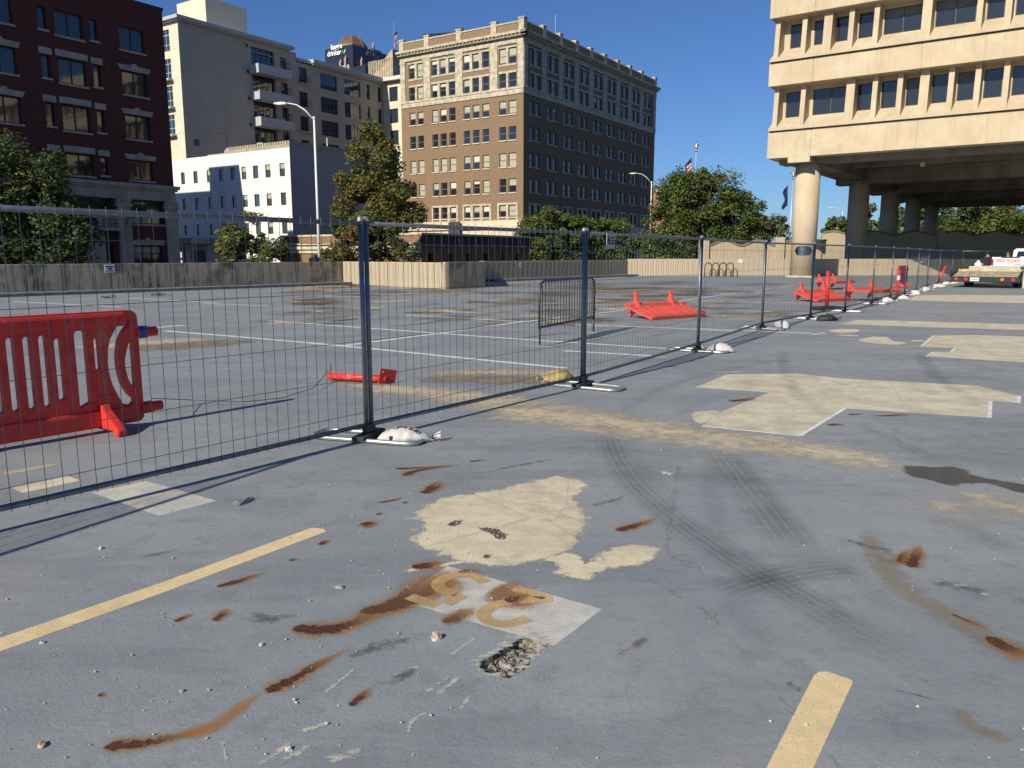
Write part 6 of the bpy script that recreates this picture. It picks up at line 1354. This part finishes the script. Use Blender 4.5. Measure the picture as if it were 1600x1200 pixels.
for k in range(10): q.tube([(-.05 + .012 * math.cos(t), -.03 + (.012 * math.sin(t) if k % 2 else 0), .36 - k * .034 + (.02 * math.sin(t) if True else 0)) for t in [j * 1.05 for j in range(6)]], .004, 4, close=True)
q.build('chain', M_BLK, T)
# ------------------------------------------------------------------ bike racks on the far wall
for k, u in enumerate((1106, 1117.5, 1129, 1140)):
    p = G(u, 432.2); T = thing('bike_rack', f'{["first", "second", "third", "fourth"][k]} brown looped bike rack from the left against the far wall', 'bike rack', p, 0, 'bike racks')
    br = mat('brown_rack_paint', (.14, .055, .035), .5, .15, 6)
    q = MB(); q.tube([(-.25, 0, 0), (-.25, 0, .75)] + [(-.25 * math.cos(t), 0, .75 + .27 * math.sin(t)) for t in [i * math.pi / 8 for i in range(1, 8)]] + [(.25, 0, .75), (.25, 0, 0)], .045, 8); q.build('loop', br, T, smooth=True)
    q = MB(); q.tube([(.1, -.15, 0), (.1, -.15, .38)] + [(.31 - .21 * math.cos(t), -.15, .38 + .2 * math.sin(t)) for t in [i * math.pi / 6 for i in range(1, 6)]] + [(.52, -.15, .38), (.52, -.15, 0)], .035, 8); q.build('low_loop', br, T, smooth=True)
# ------------------------------------------------------------------ sandbags
def cloth(name, c, c2, rough=.85):
    t = NT(name); n = t.noise(9, 5, .65); w = t.noise(160, 2, .5); t.set(col=t.mix(t.ramp(n, .35, .68), c2, c), rough=rough, spec=.25); t.bump(t.math('ADD', n, t.math('MULTIPLY', w, .25)), .55, .02); return t.m
M_BAGW = cloth('white_woven_poly', (.62, .61, .57), (.48, .465, .43)); M_BAGK = cloth('black_poly', (.022, .022, .024), (.04, .04, .042), .5); M_BAGY = cloth('dirty_yellow_canvas', (.42, .32, .14), (.26, .20, .10))
def sandbag(label, p, az, L=.42, W=.2, H=.12, m=M_BAGW, seed=0, knot=True, writing=False):
    rnd = random.Random(seed); T = thing('sandbag', label, 'sandbag', (p[0], p[1], .004), az)
    n, k = 22, 18; vs, fs = [], []
    ph = rnd.uniform(0, 6)
    for i in range(n + 1):
        t = i / n; x = (t - .5) * L; pr = (math.sin(math.pi * min(1, t * 1.05 + .0)) ** .55) if t < .97 else .12
        pr = max(.10, pr * (1 - .25 * max(0, t - .55)))
        for j in range(k):
            a = 2 * math.pi * j / k; wr = 1 + .05 * math.sin(5 * a + 7 * t + ph) + .04 * math.sin(11 * t * 3 + 3 * a)
            y = math.cos(a) * W / 2 * pr * wr; z = H * pr * (.42 + .58 * math.sin(a)) * wr if math.sin(a) > -.2 else .004
            vs.append((x, y, max(.002, z)))
    for i in range(n):
        for j in range(k): fs.append((i*k + j, i*k + (j+1) % k, (i+1)*k + (j+1) % k, (i+1)*k + j))
    fs.append(tuple(range(k - 1, -1, -1))); fs.append(tuple(range(n * k, n * k + k)))
    q = MB(); q.add(vs, fs); q.build('sack', m, T, smooth=True, fix=True)
    if knot:
        q = MB(); x = L / 2
        for j in range(7):
            a = 2 * math.pi * j / 7; q.add([(x - .02, .012 * math.cos(a), H * .28 + .012 * math.sin(a)), (x + .05, .04 * math.cos(a), H * .42 + .04 * math.sin(a)), (x + .045, .04 * math.cos(a + .7), H * .42 + .04 * math.sin(a + .7))], [(0, 1, 2)])
        q.build('tied_neck', m, T)
        q = MB(); q.tube([(x - .022, .018 * math.cos(a), H * .28 + .018 * math.sin(a)) for a in [i * .7 for i in range(9)]], .005, 5, close=True); q.build('tie', M_BLK, T)
    if writing:                                            # illegible printed block letters across the top
        for i, w in enumerate((.030, .024, .028, .014, .026, .018)):
            t = .25 + i * .085; x = (t - .5) * L; pr = math.sin(math.pi * t) ** .55
            me = text_mesh('PONIS8'[i], .075, .0008, .002); o = link('printed_letter', me, M_INK, T); o.location = (x, -.012 - .02 * (i - 2), H * pr * 1.03 + .004 - .006 * abs(i - 2.5)); o.rotation_euler = (R(4), R((.5 - t) * -46), R(-28))
        q = MB(); q.box((-L * .26, -W * .47, .012), (-L * .21, -W * .42, .07)); q.build('strap_tag', M_BLK, T)
p = G(634, 690); sandbag('white sandbag with black printed letters at the first fence post', (p.x, p.y), R(4), .50, .24, .125, M_BAGW, 1, True, True)
p = G(1124, 550); sandbag('white sandbag with knotted top at the third fence post', (p.x, p.y), R(160), .48, .26, .15, M_BAGW, 2)
p = G(1221, 513); sandbag('crumpled white sandbag at the fourth fence post', (p.x, p.y), R(100), .42, .30, .17, M_BAGW, 3)
p = G(1293, 501); sandbag('black plastic sandbag beside the fence', (p.x, p.y), R(8), .58, .34, .16, M_BAGK, 4)
p = G(871, 597); sandbag('dirty yellow canvas sandbag behind the second fence post', (p.x, p.y), R(200), .46, .30, .17, M_BAGY, 5)
for k, (u, v, s, a) in enumerate(((1386, 473.5, .6, 10), (1407, 468.5, .6, 160), (1430, 461, .62, 80), (1446, 455, .65, 10), (1467, 449.5, .7, 175), (1478, 445.5, .6, 0), (1494, 443.5, .8, 20))):
    p = G(u, v); sandbag(f'{["first","second","third","fourth","fifth","sixth","last"][k]} of the far white sandbags along the fence foot, counting towards the truck', (p.x, p.y), R(a), s, .34, .19, M_BAGW, 10 + k)
# ------------------------------------------------------------------ flatbed trailer, pickup, two people
tD = G(1537, 450); azT = 38
TR = thing('flatbed_trailer', 'black flatbed trailer with yellow wood deck and sloped tail behind the pickup', 'trailer', (tD.x, tD.y, 0), az_rot(azT))   # local x forward, y left
bk = mat('black_trailer_paint', (.018, .018, .02), .45, .1, 4); yw = mat('yellow_deck_wood', (.62, .48, .20), .8, .2, 3); tw = mat('worn_plank_wood', (.50, .41, .28), .85, .25, 5)
hw = 1.42
q = MB(); q.box((-.1, -hw, .27), (.02, hw, .56)); q.build('rear_bumper', bk, TR, bevel=.02)
for s in (-1, 1):
    q = MB(); q.extr([(0.02, .50), (1.5, .66), (6.4, .66), (6.4, .78), (1.5, .82), (.02, .60)], s * hw - .05, s * hw + .05); q.build('side_rail', bk, TR)
    q = MB(); q.extr([(-.12, .52), (.5, .56), (.55, .80), (.2, .82)], s * (hw + .052) - .03, s * (hw + .052) + .03); q.build('side_wing', bk, TR)
    for x in (2.6, 3.5):
        q = MB(); q.tube([(x, s * (hw - .35) - .13, .30), (x, s * (hw - .35) + .13, .30)], .30, 20); w_ = q.build('wheel', mat('tyre_rubber', (.02, .02, .021), .8), TR)
        q = MB(); q.tube([(x, s * (hw - .35) - .135, .30), (x, s * (hw - .35) + .135, .30)], .16, 14); q.build('rim', M_SIGN, w_)
for k in range(8):
    y0 = -hw + .06 + k * (2 * hw - .12) / 8; y1 = y0 + (2 * hw - .12) / 8 - .012
    q = MB(); q.extr([(.03, .54), (1.48, .75), (1.48, .79), (.03, .585)], y0, y1); q.build('tail_plank', tw, TR)
    q = MB(); q.box((1.5, y0, .765), (6.4, y1, .82)); q.build('deck_plank', yw, TR)
q = MB(); q.box((1.47, -hw + .05, .76), (1.50, hw - .05, .885)); q.build('deck_edge_board', yw, TR)
for y, c in ((1.2, 'r'), (.78, 'r'), (-.75, 'o'), (-1.2, 'r')):
    q = MB(); q.tube([(-.101, y, .42), (-.125, y, .42)], .075, 16); q.build('tail_light', mat('orange_lens', (.75, .20, .05), .25) if c == 'o' else mat('red_lens', (.60, .04, .06), .25), TR)
q = MB(); q.box((-.115, .22, .33), (-.104, .60, .50)); pl = q.build('number_plate', M_SIGN, TR)
for k in range(5): q = MB(); q.box((-.118, .27 + k * .06, .39), (-.1155, .31 + k * .06, .45)); q.build('plate_character', M_INK, pl)
q = MB(); q.tube([(-.05, -1.62, .02), (-.05, -1.62, 1.15)], .035, 8); q.tube([(-.05, -1.62, 1.12), (-.05, -1.4, 1.12)], .03, 8); q.build('ramp_stake', mat('cream_stake', (.68, .6, .42), .7), TR)
st = thing('stacked_fence_panels', 'stack of pale fence panels lying on the trailer deck', 'panel stack', (tD.x + math.sin(R(azT)) * 1.9, tD.y + math.cos(R(azT)) * 1.9, .83), az_rot(azT)); pv = mat('pale_panel', (.62, .62, .60), .5, .1, 4)
for k in range(4): q = MB(); q.box((0, -1.25, k * .05), (3.2, .98, k * .05 + .036)); q.build('panel', pv, st, bevel=.006)
bx = thing('white_bucket', 'white jug standing on the trailer deck left of the tailgate', 'jug', (tD.x + math.sin(R(azT)) * 4.6 - math.cos(R(azT)) * .95, tD.y + math.cos(R(azT)) * 4.6 + math.sin(R(azT)) * .95, .83), az_rot(azT))
q = MB(); q.lathe([(.15, 0), (.17, .06), (.17, .30), (.11, .38), (.06, .42), (.06, .48)], 16); q.build('jug_body', M_SIGN, bx, smooth=True); q = MB(); q.tube([(.07, 0, .43), (.19, 0, .41), (.20, 0, .26)], .022, 6); q.build('jug_handle', M_SIGN, bx)
pD = tD + Vector((math.sin(R(azT)) * 7.2 + .25, math.cos(R(azT)) * 7.2, 0)); azP = 56
PK = thing('pickup_truck', 'white pickup truck with red lettering on its tailgate at the right edge', 'truck', (pD.x, pD.y, 0), az_rot(azP))
wp = M_CARW
q = MB(); q.box((.06, -.98, .55), (2.35, -.86, 1.48)); q.box((.06, .86, .55), (2.35, .98, 1.48)); q.box((2.2, -.86, .6), (2.35, .86, 1.5)); q.box((.06, -.86, .6), (2.2, .86, .75)); q.build('bed', wp, PK, bevel=.03)
q = MB(); q.box((0, -.86, .72), (.058, .86, 1.47)); tg = q.build('tailgate', wp, PK, bevel=.02)
q = MB(); q.box((-.012, -.5, 1.43), (.05, .45, 1.5)); q.build('tailgate_trim', M_BLK, tg)
rotT = Matrix(((0, 0, -1), (-1, 0, 0), (0, 1, 0))).to_euler()
for txt, s, y, z, sx in (('FENCE WIZARDS', .25, .08, 1.27, .66),):
    me = text_mesh(txt, s, .002, .004, sx=sx); o = link('tailgate_lettering', me, M_REDINK, tg, (-.004, y, z), rotT)
for k in range(10): q = MB(); q.box((-.006, -.30 - k * .055 - .036, 1.04), (-.003, -.30 - k * .055, 1.12 - .02 * (k % 3))); q.build('tailgate_lettering', M_REDINK, tg)
for y in (-1, 1):
    q = MB(); q.box((-.012, y * .925 - .065, .82), (.10, y * .925 + .065, 1.36)); tl = q.build('tail_light', mat('dark_red_lens', (.36, .01, .02), .2), PK, bevel=.02)
    q = MB(); q.box((-.016, y * .925 - .045, .92), (-.0125, y * .925 + .045, 1.02)); q.build('reverse_lens', M_SIGN, tl)
q = MB(); q.box((-.14, -.92, .45), (-.02, .92, .66)); q.build('rear_bumper', galv('chrome_bumper', (.5, .5, .5), .25), PK, bevel=.03)
q = MB(); q.extr([(2.38, .5), (5.9, .5), (5.9, 1.1), (5.7, 1.18), (4.55, 1.28), (3.95, 1.92), (2.75, 1.97), (2.48, 1.86), (2.38, 1.3)], -.96, .96); q.build('cab', wp, PK, bevel=.05, fix=True)
q = MB(); q.quad((2.372, -.76, 1.34), (2.372, .76, 1.34), (2.452, .7, 1.80), (2.452, -.7, 1.80)); q.build('rear_window', M_DGLASS, PK)
for s in (-1, 1):
    q = MB(); q.extr([(2.6, 1.32), (3.4, 1.32), (3.4, 1.84), (2.75, 1.84)], s * .968 - .004, s * .968 + .004); q.extr([(3.5, 1.32), (4.35, 1.32), (3.9, 1.82), (3.5, 1.84)], s * .968 - .004, s * .968 + .004); q.build('side_window', M_DGLASS, PK)
    for x in (1.15, 4.9):
        q = MB(); q.tube([(x, s * .85 - .13, .4), (x, s * .85 + .13, .4)], .40, 22); w_ = q.build('wheel', mat('tyre_rubber', (.02, .02, .021), .8), PK)
        q = MB(); q.tube([(x, s * .85 - .135, .4), (x, s * .85 + .135, .4)], .24, 16); q.build('rim', M_FOOT, w_)
def person(label, p, az, h, top, trousers, hair, cap=None, stoop=0.0):
    T = thing('person', label, 'person', p, az_rot(az)); k = h / 1.78
    J = dict(pel=(0, 0, .95), che=(stoop, 0, 1.32), nek=(stoop * 1.5, 0, 1.50), hed=(stoop * 1.8 + .02, 0, 1.60), hdt=(stoop * 1.9 + .01, 0, 1.72), ls=(stoop, .19, 1.42), le=(stoop + .05, .25, 1.14), lh=(stoop + .22, .22, .98), rs=(stoop, -.19, 1.42), re=(stoop + .05, -.25, 1.14), rh=(stoop + .24, -.20, 1.0), lk=(.02, .10, .5), la=(-.02, .11, .08), lt=(.14, .12, .04), rk=(.03, -.10, .5), ra=(0, -.12, .08), rt=(.16, -.13, .04), lhp=(0, .09, .9), rhp=(0, -.09, .9))
    E = [('pel','che'),('che','nek'),('nek','hed'),('hed','hdt'),('che','ls'),('ls','le'),('le','lh'),('che','rs'),('rs','re'),('re','rh'),('pel','lhp'),('lhp','lk'),('lk','la'),('la','lt'),('pel','rhp'),('rhp','rk'),('rk','ra'),('ra','rt')]
    rad = dict(pel=(.15, .12), che=(.17, .12), nek=.055, hed=.085, hdt=.075, ls=.07, le=.045, lh=.035, rs=.07, re=.045, rh=.035, lk=.065, la=.045, lt=.04, rk=.065, ra=.045, rt=.04, lhp=.1, rhp=.1)
    ks = list(J); me = bpy.data.meshes.new('body'); me.from_pydata([tuple(c * k for c in J[n]) for n in ks], [(ks.index(a), ks.index(b)) for a, b in E], [])
    o = bpy.data.objects.new('body', me); COL.objects.link(o); sk = o.modifiers.new('skin', 'SKIN'); o.modifiers.new('sub', 'SUBSURF').levels = 2
    for i, n in enumerate(ks):
        r = rad[n]; me.skin_vertices[0].data[i].radius = tuple(x * k for x in (r if isinstance(r, tuple) else (r, r))); me.skin_vertices[0].data[i].use_root = n == 'pel'
    bpy.context.view_layer.update(); bm = bpy.data.meshes.new_from_object(o.evaluated_get(bpy.context.evaluated_depsgraph_get())); bpy.data.objects.remove(o)
    skin = mat('skin', (.52, .30, .21), .6, .06); bm.materials.clear()
    for m_ in (skin, top, trousers, M_BLK): bm.materials.append(m_)
    for f in bm.polygons:
        z = f.center.z / k; f.material_index = 3 if z < .1 else 2 if z < .93 else 0 if z > 1.49 or (abs(f.center.y) > .17 * k and z < 1.08) else 1; f.use_smooth = True
    link('body', bm, None, T)
    hx, hz = (J['hed'][0]) * k, 1.63 * k
    q = MB(); q.lathe([(.09, 0), (.102, .05), (.09, .11), (.04, .145)], 14, (hx - .018, 0, hz)); q.build('hair', hair, T, smooth=True)
    q = MB(); q.lathe([(.012, -.02), (.02, -.01), (.008, .03)], 6, (hx + .10, 0, hz - .01)); q.build('nose', skin, T, smooth=True)
    if cap: q = MB(); q.lathe([(.106, .05), (.104, .1), (.06, .155), (.02, .16)], 14, (hx - .01, 0, hz)); q.prism([(hx + .05, -.07), (hx + .2, -.05), (hx + .2, .05), (hx + .05, .07)], hz + .055, hz + .068); q.build('cap', cap, T, smooth=True)
bkc = mat('black_cloth', (.02, .02, .022), .85); rdc = mat('red_cloth', (.50, .08, .07), .8)
p = AT(1543, 405, 47.5); person('person in black cap and dark top standing left of the tailgate', (p.x, 47.5, 0), 215, 1.80, bkc, bkc, bkc, bkc)
p = AT(1574.5, 405, 51); person('person in a red top beyond the pickup bed', (p.x, 51, 0), 240, 1.78, rdc, bkc, mat('auburn_hair', (.25, .10, .05), .7))
